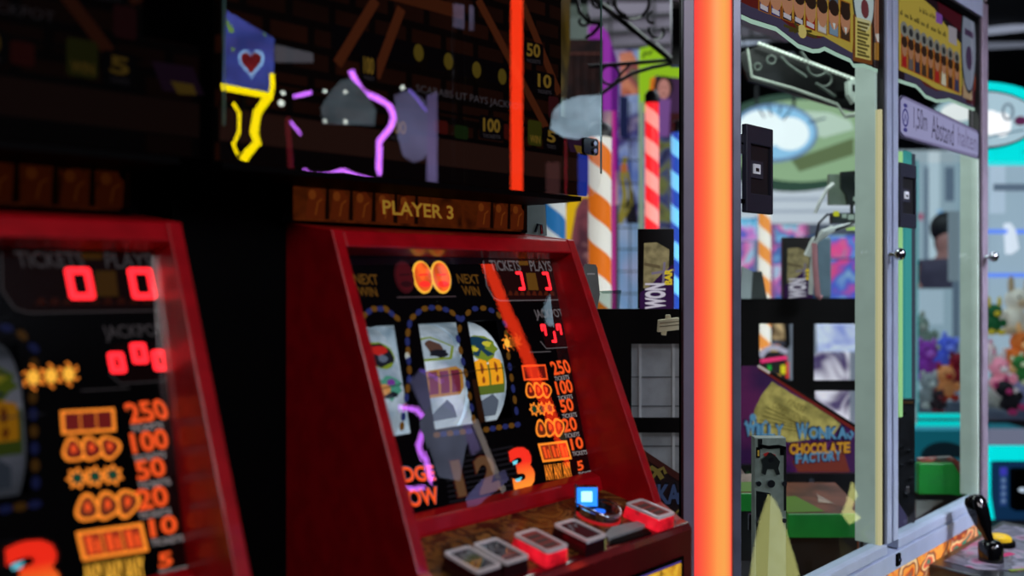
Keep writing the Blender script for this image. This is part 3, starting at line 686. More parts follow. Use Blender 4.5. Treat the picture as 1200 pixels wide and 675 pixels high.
for x in (XM1-.03, XE0-.045):
    b = MB(BLK); b.box(x, x+.022, .978, .986, H+ZB-.066, H+ZB-.034); b.mat(CHR); b.lathe((x+.011, .978, H+ZB-.05), [(.006,0),(.006,.004)], 12, -Y3); b.build('rail_lock', pm)
# side jambs behind the glass, glass edges
b = MB(M('jamb_grey_green', (154,170,163), .5, emit=.55, noise=.05)); b.box(XM0-.02, XM0-.009, 1.012, 1.068, H+ZB, H+.60)  # jamb brightness put in as emission, no lamp here
b.mat(E('jamb_cream', (196,190,146), .8)); b.box(XM0-.02, XM0-.009, .998, 1.012, H+ZB, H+.45); b.build('window_jamb', pm)
b = MB(M('jamb_grey_green', )); b.box(XE0-.02, XE0-.009, .998, 1.052, H+ZB, H+.45); b.build('window_jamb', pm)
b = MB(E('pale_green_edge', (168,220,150), .9)); b.box(2.592, 2.613, 1.026, 1.034, H-.40, H+.36); b.mat(E('cyan_edge', (70,170,170), .7)); b.box(2.735, 2.782, 1.066, 1.074, H-.40, H+.38); b.mat(E('grey_violet_edge', (70,76,96), .6)); b.box(2.80, 2.838, 1.076, 1.084, H-.40, H+.38); b.build('lit_edge_trim', pm)
PG = glass('clear_pane', 1.45, (238,246,243))
for x0, x1 in ((XL-.02, XM0-.02), (XM1, XE0-.02)):
    g = MB(PG); g.sheet(YP(1.006), [(x0,ZB),(x1,ZB),(x1,ZT),(x0,ZT)]); g.build('window_pane', pm)
# knobs
for x, y in ((1042,298), (1153.5,301)):
    c = FP.lift(.012).px(x, y); p = FP.w(c[0], c[1], .012); k = MB(CHR); k.lathe(p, [(.006,0),(.006,.014),(.013,.018),(.017,.028),(.014,.038),(.004,.043)], 16, -Y3); k.build('door_knob', pm, smooth=True)
# black finger locks on the windows
for (x0, y0, x1, y1, wx) in ((875,148,906,250,866), (1055.5,192,1074,267,1051)):
    q = FP.lift(.012); A = q.px(x0, (y0+y1)/2)[0]; B = q.px(x1, (y0+y1)/2)[0]; T_ = q.px((x0+x1)/2, y0)[1]; Bo = q.px((x0+x1)/2, y1)[1]
    w_, h_ = B-A, T_-Bo
    k = MB(M('lock_black', (40,42,56), .4, noise=.05))
    outer = rrect(A, Bo, B, T_, .012); inner = [(A+w_*.16, Bo+h_*.22), (A+w_*.93, Bo+h_*.22), (A+w_*.93, T_-h_*.22), (A+w_*.16, T_-h_*.22)]
    k.ring(q, [(A,Bo),(B,Bo),(B,T_),(A,T_)], inner, -.012, 0); k.prism(q, outer, -.012, -.008); lk = k.build('window_lock', pm, bevel=.0025)
    k = MB(M('lock_recess', (10,10,14), .5)); k.prism(q, inner, -.008, -.007); k.mat(M('lock_plate', (54,56,70), .4)); k.slab(q, A+w_*.2, A+w_*.66, Bo+h_*.40, T_-h_*.40, -.007, -.003); k.build('lock_recess', lk)
    k = MB(M('lock_chrome', (205,210,220), .2, metal=.2, emit=.4)); k.slab(q, A+w_*.28, A+w_*.52, Bo+h_*.45, Bo+h_*.56, -.003, 0); k.mat(M('keyhole', (10,10,12), .5)); k.slab(q, A+w_*.34, A+w_*.46, Bo+h_*.475, Bo+h_*.515, 0, .0006); k.build('lock_cylinder', lk)  # bright chrome is painted as glow on the cylinder
    k = MB(BLK); k.slab(q, A-.045, A, Bo+h_*.10, Bo+h_*.145, -.012, -.004); k.build('lock_latch', lk)
c = FP.px(868.5, 169); k = MB(CHR)
for dy in (0, 7.5): p = FP.px(868.5, 163+dy*1.4); k.prism(FP, ell(p[0], p[1], .012, .012, 16), 0, .004)
k.build('hinge_screws', pm)
# ---- printed headers hung in the top of both windows
def header(cont, cards, tilt, name, px0, px1):
    hp = YP(1.012)
    b = MB(E('header_dark', (34,16,26), .6)); C = hp.pxs(cont); top = ZT-.01
    poly = [(C[0][0], top)]+C+[(C[-1][0], top)]
    b.prism(hp, poly, -.003, 0)
    b.mat(E('header_outline', (176,206,190), .8)); b.stroke(hp, C, .010, 0, .001)
    shr = [(x+.0, z+.035) for x, z in C]; shr[0] = (shr[0][0]+.03, shr[0][1])
    b.mat(E('header_violet', (70,62,88), .6)); b.stroke(hp, [(x, z+.02) for x, z in C[1:-2]], .026, 0, .0012)
    b.mat(E('header_redbrown', (92,26,22), .7)); b.stroke(hp, [(x, z+.045) for x, z in C[:-3]], .028, 0, .0014)
    b.mat(E('header_olive', (124,112,44), .7)); b.stroke(hp, [(x+.01, z+.085) for x, z in C[:-3]], .052, 0, .0016)
    return hp, b
cont1 = [(866,14),(867,19),(880,25),(909,34),(922,44),(935,54),(952,60),(960,59.5),(966,57),(980,64),(996,71),(1000,77),(1012,77),(1034,85)]
hp, b = header(cont1, 0, 0, 'header', 0, 0)
b.mat(E('header_gold', (176,150,62), .75)); hp2 = hp
b.pp(hp, [(876,-26),(906,-4),(930,24),(945,40),(965,43),(998,62),(1001,20),(1001,-30)], 0, .0018)
cc = [(60,44,90),(50,40,104),(40,34,44),(36,30,34),(140,24,22),(170,160,140),(110,130,150),(60,40,28)]
for i in range(8):
    x = 888+i*13.6; yb = 12+i*5.0-(2 if i > 5 else 0); yt = yb-46
    b.mat(E('card_frame', (150,90,26), .75)); b.pp(hp, [(x,yt),(x+12.4,yt+5),(x+12.4,yb+5),(x,yb)], 0, .0022)
    b.mat(E('card_ground%d' % i, tuple(int(v*.7) for v in cc[i]), .8)); b.pp(hp, [(x+1.2,yt+2),(x+11.4,yt+6),(x+11.4,yb+4),(x+1.2,yb-.2)], 0, .0026)
    b.mat(E('card_coat%d' % i, cc[i], .8)); b.pp(hp, [(x+1.5,yb-12),(x+4,yb-17),(x+8,yb-15),(x+11,yb-8),(x+11,yb+3),(x+1.5,yb-.5)], 0, .003)
    b.mat(E('card_face', (176,120,92), .75)); c = hp.px(x+6.2, yb-21); b.prism(hp, ell(c[0], c[1], .026, .034, 14), 0, .0034)
    b.mat(E('card_hair', (44,28,22), .7)); b.prism(hp, ell(c[0], c[1]+.02, .028, .02, 14), 0, .0038)
    if i < 6:
        b.mat(E('card_line', (190,180,190), .7))
        for j in range(2): b.stroke(hp, hp.pxs([(x+1.6,yb-6+j*2.6),(x+10,yb-1.6+j*2.6)]), .005, 0, .0038)
    else:
        b.mat(E('card_shirt', (200,200,200), .7)); b.pp(hp, [(x+4.5,yb-13),(x+8,yb-12),(x+6.6,yb-4)], 0, .0036)
b.mat(E('star_line', (70,60,24), .7)); 
for (s0, s1) in (((918,30),(956,44)), ((930,27),(938,40)), ((941,33),(930,38)), ((924,36),(950,37))): b.stroke(hp, hp.pxs([s0, s1]), .006, 0, .003)
b.mat(E('star_gold', (190,170,100), .8)); c = hp.px(939, 37); b.prism(hp, ell(c[0], c[1], .02, .016, 10), 0, .0034)
b.mat(E('badge_ring', (40,44,48), .7)); c = hp.px(1011, -3); b.prism(hp, ell(c[0], c[1], .068, .10, 24), 0, .003); b.mat(E('badge_pale', (176,186,190), .8)); b.prism(hp, ell(c[0], c[1], .060, .09, 24), 0, .0036); b.mat(E('badge_mark', (110,50,56), .7)); b.prism(hp, ell(c[0]+.005, c[1]-.03, .024, .025, 12), 0, .0042)
b.mat(E('note_edge', (110,60,24), .8)); b.pp(hp, [(999,17),(1021,23),(1021,76),(999,71)], 0, .003); b.mat(E('note_paper', (196,176,100), .75)); b.pp(hp, [(1001,20),(1019,25),(1019,71),(1001,67)], 0, .0036)
b.mat(E('note_line', (96,84,40), .7))
for j in range(10): b.stroke(hp, hp.pxs([(1003,26+j*4.2),(1017-(j % 3)*2,29.4+j*4.2)]), .006, 0, .0042)
b.mat(E('portrait_dark', (36,22,22), .7)); b.pp(hp, [(1021,-40),(1034,-36),(1034,83),(1022,79)], 0, .0032)
b.mat(E('portrait_face', (150,96,70), .75)); c = hp.px(1028, 22); b.prism(hp, ell(c[0], c[1], .03, .075, 18), 0, .0038); b.mat(E('portrait_shirt', (190,185,180), .75)); b.pp(hp, [(1024,40),(1033,40),(1030,52),(1026,48)], 0, .0042); b.mat(E('portrait_coat', (150,104,36), .7)); b.pp(hp, [(1023,50),(1033,52),(1033,72),(1023,70)], 0, .004)
b.build('header_artwork', pm, label='gold header artwork above the left window')
cont2 = [(1051,94),(1060,97),(1073,101),(1079,107),(1084,113),(1097,118.5),(1106,118),(1112,117),(1122,121),(1132,125),(1140,128),(1145,128),(1147,130)]
hp, b = header(cont2, 0, 0, 'header', 0, 0)
b.mat(E('header_gold', (176,150,62), .75)); b.pp(hp, [(1053,-30),(1053,82),(1076,92),(1096,104),(1126,112),(1126,52),(1108,30),(1094,10),(1080,-2)], 0, .0018)
b.mat(E('header_wine', (70,14,26), .7)); b.pp(hp, [(1096,-20),(1148,20),(1148,126),(1132,120),(1128,40),(1100,14)], 0, .0016)
b.mat(E('headline_dark', (40,34,26), .7))
def words(x0, y0, x1, y1, n, seed, hgt=4.5):
    q = random.Random(seed); x = 0
    while x < 1:
        wd = q.uniform(.05, .13); x2 = min(1, x+wd); yy = lambda t: y0+(y1-y0)*t
        k = 0; 
        while x < x2-.01:
            xa = x; xb = min(x2, x+.022); px_ = lambda t: x0+(x1-x0)*t; hh = hgt*q.choice((.6,.6,1))
            b.pp(hp, [(px_(xa),yy(xa)-hh),(px_(xb)-.4,yy(xb)-hh),(px_(xb)-.4,yy(xb)),(px_(xa),yy(xa))], 0, .0026); x = xb+.008
        x = x2+.035
words(1077, 14, 1110, 30, 5, 3, 5.5); words(1054, 17, 1108, 44, 5, 4, 6)
b.mat(E('violet_patch', (120,70,150), .8)); b.pp(hp, [(1096,14),(1103,18),(1103,29),(1096,26)], 0, .003); b.mat(E('pale_patch', (150,140,150), .8)); b.pp(hp, [(1111,30),(1120,34),(1120,54),(1111,49)], 0, .003)
for i in range(9):
    x = 1055+i*7.7; yb = 78+i*3.6; yt = yb-50+i*.6
    b.mat(E('card_frame2', (150,66,22), .75)); b.pp(hp, [(x,yt),(x+7.2,yt+3.4),(x+7.2,yb+3.2),(x,yb)], 0, .0022)
    b.mat(E('card_ground2%d' % (i % 4), ((150,86,30),(120,70,26),(96,50,24),(150,100,40))[i % 4], .75)); b.pp(hp, [(x+.7,yt+12),(x+6.6,yt+15),(x+6.6,yb+2),(x+.7,yb-.6)], 0, .0026)
    b.mat(E('card_disc', (120,116,110), .8)); c = hp.px(x+3.6, yt+6.5); b.prism(hp, ell(c[0], c[1], .026, .022, 12), 0, .003); b.mat(E('card_disc_in', (40,40,44), .8)); b.prism(hp, ell(c[0], c[1], .014, .012, 10), 0, .0034)
    b.mat(E('card_coat2%d' % i, ((150,24,28),(90,80,80),(40,40,60),(60,40,30),(44,36,34),(150,30,26),(190,180,160),(50,30,28),(50,50,80))[i], .8)); b.pp(hp, [(x+1,yb-1),(x+1.6,yb-16),(x+3.6,yb-20),(x+5.6,yb-14),(x+6.4,yb+1.6)], 0, .003)
    b.mat(E('card_face2', (160,110,84), .75)); c = hp.px(x+3.6, yb-22); b.prism(hp, ell(c[0], c[1], .018, .026, 12), 0, .0034); b.mat(E('card_hair2', (50,30,22), .7)); b.prism(hp, ell(c[0], c[1]+.016, .02, .016, 12), 0, .0038)
b.mat(E('badge_ring', (40,44,48), .7)); c = hp.px(1134, 54); b.prism(hp, ell(c[0], c[1], .07, .155, 24), 0, .0036); b.mat(E('badge_pale2', (124,128,146), .8)); b.prism(hp, ell(c[0], c[1], .062, .145, 24), 0, .004); b.mat(E('badge_mark2', (70,50,80), .7)); b.prism(hp, ell(c[0], c[1]-.04, .03, .04, 12), 0, .0046); b.slab(hp, c[0]-.04, c[0]+.04, c[1]+.03, c[1]+.05, 0, .0046)
b.mat(E('note_paper2', (170,140,110), .7)); b.pp(hp, [(1128,84),(1138,88),(1138,118),(1128,114)], 0, .003)
b.mat(E('face_orange', (150,66,40), .7)); c = hp.px(1144, 84); b.prism(hp, ell(c[0], c[1], .03, .09, 16), 0, .003)
b.build('header_artwork', pm, label='gold header artwork above the right window')
# distance sticker
sk = YP(.9985)
b = MB(E('sticker_edge', (120,116,150), .75)); pts = [(1053,116),(1056,111.5),(1060,112),(1146,153),(1147,156),(1147,186),(1144,186),(1058,160.5),(1053,154)]
b.pp(sk, pts, -.0005, .0004); b.mat(E('sticker_line', (44,40,70), .7)); C = sk.pxs(pts); b.outline(sk, C, .012, .0004, .0008)
b.mat(E('sticker_face', (152,152,190), .7)); cx = sum(p[0] for p in C)/len(C); cz = sum(p[1] for p in C)/len(C)
b.pp(sk, [(1055,118),(1058,115),(1146,157),(1146,182),(1058,157.5),(1055,153)], .0004, .0010)
b.mat(E('sticker_text', (70,66,92), .8)); b.text(sk, '1,50m', (1070,125), (1086,130), (1070,154), .0016, .0); b.text(sk, 'Abstand', (1091,134), (1117,145), (1091,162), .0016, .0); 
b.mat(E('sticker_text_pale', (104,100,130), .8)); b.text(sk, 'halten', (1122,148), (1144,157), (1122,170), .0016, .0)
b.mat(E('sticker_icon', (56,54,120), .8)); c = sk.px(1060.5, 138); b.ring(sk, ell(c[0], c[1], .022, .026, 20), ell(c[0], c[1], .017, .020, 20), .001, .0016); b.prism(sk, ell(c[0], c[1]+.034, .014, .006, 10), .001, .0016); b.prism(sk, ell(c[0], c[1]-.034, .014, .006, 10), .001, .0016); b.stroke(sk, [(c[0]-.01,c[1]-.012),(c[0],c[1]+.01),(c[0]+.01,c[1]-.012)], .004, .001, .0016)
tag(b.build('notice_sticker'), 'pale lilac sticker reading 1,50m Abstand on the right glass window', 'sticker')
# ---- base cabinet, swirl band, joystick console
b = MB(M('base_dark', (20,18,24), .5)); b.box(XL-.03, XE0, 1.01, YB, 0, H+ZB-.19); b.build('base_cabinet', pm)
b = MB(multi('swirl_band', [(30,110,90),(180,60,20),(230,150,60),(120,16,20),(225,190,130),(200,50,30),(40,120,96)], 9, .55, .4, detail=1, stretch=(1,1,1.6))); b.box(XL-.03, XE0, .99, 1.02, H+ZB-.19, H+ZB-.078); b.build('swirl_band', pm)
cz = H-.835
con = thing('joystick_console', 'black joystick console jutting from the machine below the right window', 'console', (3.0, .80, cz-.1))
top = Plane((0, 0, cz), X3, Y3)
o = [(2.705,.988),(2.69,.86),(2.70,.80),(2.78,.72),(2.95,.675),(3.12,.66),(3.3,.70),(3.36,.80),(3.36,.988)]
b = MB(M('console_black', (16,16,20), .35, coat=.3)); b.prism(top, o, -.20, 0); b.build('console_body', con, bevel=.006)
b = MB(multi('console_art', [(40,40,48),(96,96,108),(60,56,72),(130,126,140),(150,70,110),(50,50,58)], 10, .15, .35)); i_ = [(2.76,.965),(2.75,.87),(2.82,.78),(2.98,.72),(3.12,.705),(3.28,.74),(3.31,.82),(3.31,.965)]; b.prism(top, i_, 0, .002)
b.mat(E('console_lime', (130,150,60), .7)); b.stroke(top, [(2.80,.80),(2.88,.75),(2.98,.735)], .012, .002, .003); b.mat(E('console_pink', (190,50,110), .8)); b.stroke(top, [(2.93,.86),(2.98,.845)], .02, .002, .003); b.build('console_plate', con)
jp = Vector((2.86, .868, cz))
b = MB(BLKG); b.lathe(jp, [(.034,0),(.034,.05),(.026,.058),(.014,.062)], 20); b.build('joystick_boot', con, smooth=True)
d = Vector((.02, .05, .115)); b = MB(BLKG); b.lathe(jp+Vector((0,0,.05)), [(.012,0),(.014,.03),(.024,.06),(.03,.10),(.031,.125),(.024,.14),(.008,.146)], 20, d); b.build('joystick', con, smooth=True, label='black bat-shaped joystick')
b = MB(M('button_yellow', (210,170,20), .3, emit=.25)); b.lathe((3.05, .90, cz), [(.034,.014),(.034,.026),(.026,.032)], 20); b.mat(BLK); b.lathe((3.05, .90, cz), [(.044,0),(.044,.014),(.036,.017)], 20); b.build('console_button', con, smooth=True, label='round yellow button with black rim')
# ---- inside : back panels, slanted boards, beds, chute
WINK = FR(3.2)
def inner_panel(pl, x0, x1, y0, y1, holes, name, lab):
    xs = sorted({x0, x1}|{h[0] for h in holes}|{h[2] for h in holes}); ys = sorted({y0, y1}|{h[1] for h in holes}|{h[3] for h in holes})
    b = MB(M('panel_black', (9,5,5), .6, noise=.1, spec=.08))
    for i in range(len(xs)-1):
        for j in range(len(ys)-1):
            cx, cy = (xs[i]+xs[i+1])/2, (ys[j]+ys[j+1])/2
            if any(h[0] < cx < h[2] and h[1] < cy < h[3] for h in holes): continue
            b.quad(pl, xs[i], ys[j], xs[i+1], ys[j+1], -.012, 0)
    return b.build(name, pm, label=lab)
inner_panel(WINK, 862, 1008, 349.5, 640, [(890,379.5,930,446), (954,379.5,1004,446), (955,458,1005,500)], 'back_panel', 'black panel with three cut-outs behind the left window')
LP = FR(2.3)
inner_panel(LP, 690, 868, 362, 640, [(740,403,812,490), (743,507,812,640)], 'back_panel', 'black panel with two pale inserts left of the pillar')
b = MB(M('hopper_grey', (138,140,144), .5, emit=.10, noise=.06, scale=40)); b.quad(LP.lift(-.03), 735, 400, 815, 495, -.01, 0); b.quad(LP.lift(-.03), 735, 503, 815, 640, -.01, 0)
b.mat(M('hopper_seam', (178,180,184), .4, emit=.12))
for x in (750, 789):
    b.quad(LP.lift(-.03), x-1.5, 400, x+1.5, 495, 0, .006); b.quad(LP.lift(-.03), x-1.5, 503, x+1.5, 640, 0, .006)
b.mat(M('hopper_dark', (92,94,98), .5)); 
for y in (475, 522, 441): b.quad(LP.lift(-.03), 738, y, 812, y+1.2, 0, .003)
b.build('hopper_back', pm, label='pale grey ribbed hopper backs')
def slant_board(pl, pts, edge, lit, name, lab, txt_pos, ticket):
    b = MB(M('board_plum' if lit else 'board_dim', (96,26,84) if lit else (30,16,18), .4, emit=.22 if lit else .25, noise=.3, scale=7, c2=(52,14,70) if lit else (22,12,14))); b.pp(pl, pts, -.012, 0)  # unlit copy of the board: shade put into the darker colours
    if lit: b.mat(E('board_orange', (120,50,40), .7)); b.pp(pl, [(928,540),(1005,520),(1005,553),(935,553)], 0, .0004); b.mat(E('board_violet', (62,28,76), .8)); b.pp(pl, [(985,517),(1005,512),(1005,553),(996,553)], .0004, .0006)
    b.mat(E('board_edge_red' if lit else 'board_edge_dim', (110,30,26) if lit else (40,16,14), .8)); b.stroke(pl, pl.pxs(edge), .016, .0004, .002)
    if lit: b.mat(E('board_edge_white', (190,180,176), .8)); b.stroke(pl, pl.pxs([(888,428.5),(902,437)]), .009, .002, .003); b.mat(E('board_edge_black', (10,8,8), .5)); b.stroke(pl, pl.pxs([(902,436),(1006,502)]), .010, .002, .003)
    if ticket:
        b.mat(E('ticket_gold', (186,170,96), .75, 30)); b.pp(pl, [(905,447),(912,452),(918,455),(925,460),(936,466),(950,473),(962,481),(975,489),(985,497),(975,512),(925,518),(878,510),(882,497),(884,480),(893,462)], .0006, .0012)
        b.mat(E('ticket_ink', (96,84,36), .75)); b.text(pl, 'FINEST', (926,467), (946,478), (922,473), .0018, .0); b.text(pl, 'CONFECTIONERY', (908,470), (950,492), (904,477), .0018, .0)
        for j in range(5): b.stroke(pl, pl.pxs([(898-j*2.6,477+j*5),(938+j*7,497+j*3.4)]), .004, .0012, .0018)
    b.build(name, pm, label=lab)
    W1, W2, gold, blue, sh = txt_pos
    return
BD = FR(3.02)
slant_board(BD, [(862,430),(890,429),(1007,505),(1007,554),(862,554)], [(890,430),(1007,506)], True, 'slanted_board', 'plum board with gold ticket and blue and yellow lettering', (0,0,0,0,0), True)
LET = MB(E('letter_shadow', (14,12,26), .7))
def wave(s, x, y, dx, hgt, wch, slope, mats, curl=0):
    pos = []
    for i, ch in enumerate(s):
        w_ = wch*{'I':.45,'W':1.35,'L':.8,' ':.6,'A':1.1,'O':1.05}.get(ch, 1)
        if ch != ' ': pos.append((ch, x, w_, y+slope*(x-868)))
        x += w_+dx
    hs = {}
    for L_, (m, grow, hh) in enumerate(mats):
        LET.mat(m)
        for ch, xx, w_, yy in pos:
            big = 1.35 if ch == 'W' and curl else 1.0
            LET.text(BD, ch, (xx-grow, yy-hgt*big-grow), (xx+w_+grow, yy-hgt*big-grow+slope*w_), (xx-grow, yy+grow), hh, .04)
sh = E('letter_shadow', (14,12,26), .7); bl = E('letter_blue', (88,138,176), .75); bld = E('letter_blue_dark', (40,70,110), .8); go = E('letter_gold', (200,142,40), .75); god = E('letter_gold_dark', (110,50,20), .8)
wave('WILLY', 873, 511, 1.0, 13.5, 9.2, .0, [(sh, 1.8, .003), (bld, .9, .004), (bl, 0, .005)], 1)
wave('WONKA', 933, 514, .8, 13.5, 10.2, .0, [(sh, 1.8, .003), (bld, .9, .004), (bl, 0, .005)], 1)
wave('CHOCOLATE', 925, 534, .5, 12.5, 7.4, -.03, [(sh, 1.5, .003), (god, .8, .004), (go, 0, .005)])
wave('FACTORY', 932, 548, .5, 11.5, 7.0, -.08, [(sh, 1.5, .003), (bld, .8, .004), (bl, 0, .005)])
LET.mat(bl); c = BD.px(882, 489); LET.prism(BD, ell(c[0], c[1], .011, .013, 12), .004, .006); LET.stroke(BD, BD.pxs([(872,496),(880,500),(888,496)]), .008, .004, .006)
LET.stroke(BD, BD.pxs([(893,498),(897,493),(899,496)]), .007, .004, .006); LET.stroke(BD, BD.pxs([(992,508),(996,514),(999,508),(996,505)]), .008, .004, .006)
LET.build('board_lettering', pm, label='curly blue and yellow lettering in three lines')
BL = FR(2.2)
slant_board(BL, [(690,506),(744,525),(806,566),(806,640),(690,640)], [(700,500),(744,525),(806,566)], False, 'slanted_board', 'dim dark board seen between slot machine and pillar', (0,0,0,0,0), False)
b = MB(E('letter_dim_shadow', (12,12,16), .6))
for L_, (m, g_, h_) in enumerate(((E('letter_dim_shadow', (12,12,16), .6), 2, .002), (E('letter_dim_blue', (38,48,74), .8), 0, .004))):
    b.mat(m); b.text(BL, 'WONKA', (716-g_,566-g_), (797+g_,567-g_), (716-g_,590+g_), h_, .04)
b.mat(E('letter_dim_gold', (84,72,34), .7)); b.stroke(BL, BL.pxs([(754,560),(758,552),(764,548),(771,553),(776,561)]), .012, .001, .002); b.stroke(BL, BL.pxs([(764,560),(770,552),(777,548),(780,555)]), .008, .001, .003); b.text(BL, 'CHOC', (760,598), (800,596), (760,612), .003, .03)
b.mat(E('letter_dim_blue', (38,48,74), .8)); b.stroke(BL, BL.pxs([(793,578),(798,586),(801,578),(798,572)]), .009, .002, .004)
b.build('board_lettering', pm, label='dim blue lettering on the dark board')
# beds : green fronted coin beds with wooden tops
GRN = M('bed_green', (20,112,40), .35, emit=.4, noise=.08); WOOD = M('bed_brown', (96,52,40), .4, noise=.3, emit=.3)  # glow in the bed colours takes the place of light on them
def bed(D, x0, x1, yt, yb, lab, ch):
    f = FR(D); b = MB(GRN); b.pp(f, [(x0,yt),(x1-14 if ch else x1,yt),(x1,yt+10 if ch else yt),(x1,yb),(x0,yb)], 0, .02); 
    r = b.build('coin_bed', pm, bevel=.003, label=lab)
    t = MB(WOOD); q = f.px(x0, yt); q1 = f.px(x1, yt); t.add([f.w(q[0], q[1], .015), f.w(q1[0], q1[1], .015), f.w(q1[0]+.02, q1[1]+.02, -.28), f.w(q[0]+.02, q[1]+.02, -.28)], [[0,1,2,3]])
    t.mat(E('bed_lime', (96,132,56), .6)); t.add([f.w(q[0], q[1]+.002, .012), f.w(q[0]+.11, q[1]+.002, .0), f.w(q[0]+.07, q[1]+.012, -.14), f.w(q[0]+.0, q[1]+.010, -.12)], [[0,1,2,3]])
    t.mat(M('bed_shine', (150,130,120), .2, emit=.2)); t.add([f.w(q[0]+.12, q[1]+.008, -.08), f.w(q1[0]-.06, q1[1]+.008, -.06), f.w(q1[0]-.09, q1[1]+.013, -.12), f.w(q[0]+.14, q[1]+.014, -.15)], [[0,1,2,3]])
    t.build('bed_top', r)
    k = MB(M('bed_under', (26,28,28), .4)); k.pp(f.lift(-.03), [(x0,yb),(x1,yb),(x1,yb+60),(x0,yb+60)], -.01, 0); k.mat(CHR); k.tube([f.w(*f.px(x1-8,yb+4), .01), f.w(*f.px(x1-8,yb+22), .01)], .006); k.build('bed_underside', r)
bed(2.55, 921, 1012, 600, 628, 'green fronted coin bed behind the left window', True)
bed(2.2, 862, 886, 576, 597, 'green bed corner beside the pillar', False)
f3 = FR(3.15); b = MB(M('rail_dark', (14,14,18), .3)); b.quad(FR(2.95), 918, 555, 1008, 579, -.02, 0); b.quad(FR(2.95), 862, 545, 882, 576, -.02, 0); b.mat(CHR)
for x, y in ((950,563), (869,569), (876,555)): c = FR(2.95).px(x, y); b.prism(FR(2.95), ell(c[0], c[1], .009, .009, 12), 0, .008)
b.build('dark_rail', pm)
b = MB(GRN); yb_ = YP(1.06)
gz = 1.30
fq = FR(3.05); 
b.pp(fq, [(1072,541),(1112,541),(1122,556),(1143,562),(1140,584),(1124,579),(1108,577),(1072,577)], 0, .03); gb = b.build('coin_bed', pm, bevel=.003, label='green fronted coin bed behind the right window')
b = MB(multi('bed_print', [(120,120,116),(70,66,64),(150,60,50),(160,156,150)], 20, .12, .4)); b.pp(fq.lift(-.02), [(1074,536),(1112,534),(1126,543),(1143,560),(1120,558),(1110,543),(1074,541)], 0, .03); b.build('bed_top', gb)
b = MB(M('bed_under', (26,28,28), .4)); b.pp(fq.lift(-.01), [(1070,576),(1136,576),(1136,640),(1070,640)], -.01, 0); b.mat(M('bed_pale', (120,124,122), .4)); b.pp(fq.lift(.0), [(1072,586),(1104,586),(1076,604),(1072,606)], 0, .01); b.mat(CHR); b.tube([fq.w(*fq.px(1123,564), .03), fq.w(*fq.px(1123,578), .03)], .006); b.build('bed_underside', gb)
# dark mechanism column at the left of the right window
b = MB(M('mech_dark', (26,26,32), .35, noise=.3, scale=60)); mq = FR(2.62); b.quad(mq, 1051, 468, 1072, 660, -.03, 0); b.mat(CHR)
for x, y in ((1058,484),(1056,524),(1066,528),(1057,545),(1068,560),(1064,579),(1069,541)): c = mq.px(x, y); b.prism(mq, ell(c[0], c[1], .007, .004, 10), 0, .006)
b.mat(E('mech_brown', (70,50,30), .6)); b.quad(mq, 1052, 470, 1070, 473, 0, .003); b.mat(E('mech_lilac', (76,72,110), .6)); b.pp(mq, [(1052,588),(1062,604),(1066,640),(1052,650)], 0, .003); b.build('coin_mechanism', pm)
# steel chute
ch = FR(2.05)
b = MB(STEEL); b.quad(ch, 884.5, 513, 921, 690, -.03, 0); b.mat(M('steel_dark', (40,44,46), .4, metal=.7)); b.pp(ch, [(886,575),(903,578),(899,690),(886,690)], 0, .001); b.quad(ch, 918.5, 523, 921, 598, 0, .004); b.quad(ch, 888, 514, 893, 526, 0, .003)
c = b.build('steel_chute', pm, bevel=.002)
b = MB(BLK); b.stroke(ch, ch.pxs([(890,522),(900,524),(912,523),(920,525)]), .007, 0, .006); b.quad(ch, 886, 524, 890, 536, 0, .005); b.quad(ch, 914, 523, 918, 533, 0, .005); b.mat(E('brass_lit', (150,120,50), .7)); b.quad(ch, 887, 527, 889, 534, .005, .006)
b.build('lock_bar', c); b = MB(E('red_wire', (130,30,30), .7)); b.stroke(ch, ch.pxs([(895,533),(900,531),(908,534)]), .005, 0, .005); b.build('lock_wire', c); b = MB(M('clasp', (96,104,104), .25, metal=.9)); b.pp(ch, [(891,538),(897,534),(900,530),(903,530),(908,534),(913,540),(911,548),(913,555),(909,556),(906,549),(898,549),(896,556),(892,554),(893,546)], 0, .008)
b.build('chute_lock', c)
for x, y, r_ in ((902.5,538,.006),(888,566,.006),(902.5,566,.009),(918,566,.006),(888,609,.005),(918,609,.005)): q = ch.px(x, y); b = MB(CHR); b.prism(ch, ell(q[0], q[1], r_, r_, 14), 0, .009); b.build('chute_bolt', c)
b = MB(multi('leaflets', [(120,116,112),(60,56,60),(170,110,60),(40,70,60),(150,150,150)], 22, .2, .5, kind='cells')); lf = FR(2.35); b.pp(lf, [(862,597),(886,597),(886,624),(862,626)], -.01, 0); b.pp(lf, [(862,629),(886,627),(886,650),(862,650)], -.012, -.002); b.mat(E('leaflet_magenta', (190,40,150), .7)); b.pp(lf, [(866,628),(872,627),(886,640),(884,646)], 0, .001); b.build('printed_panel', pm)
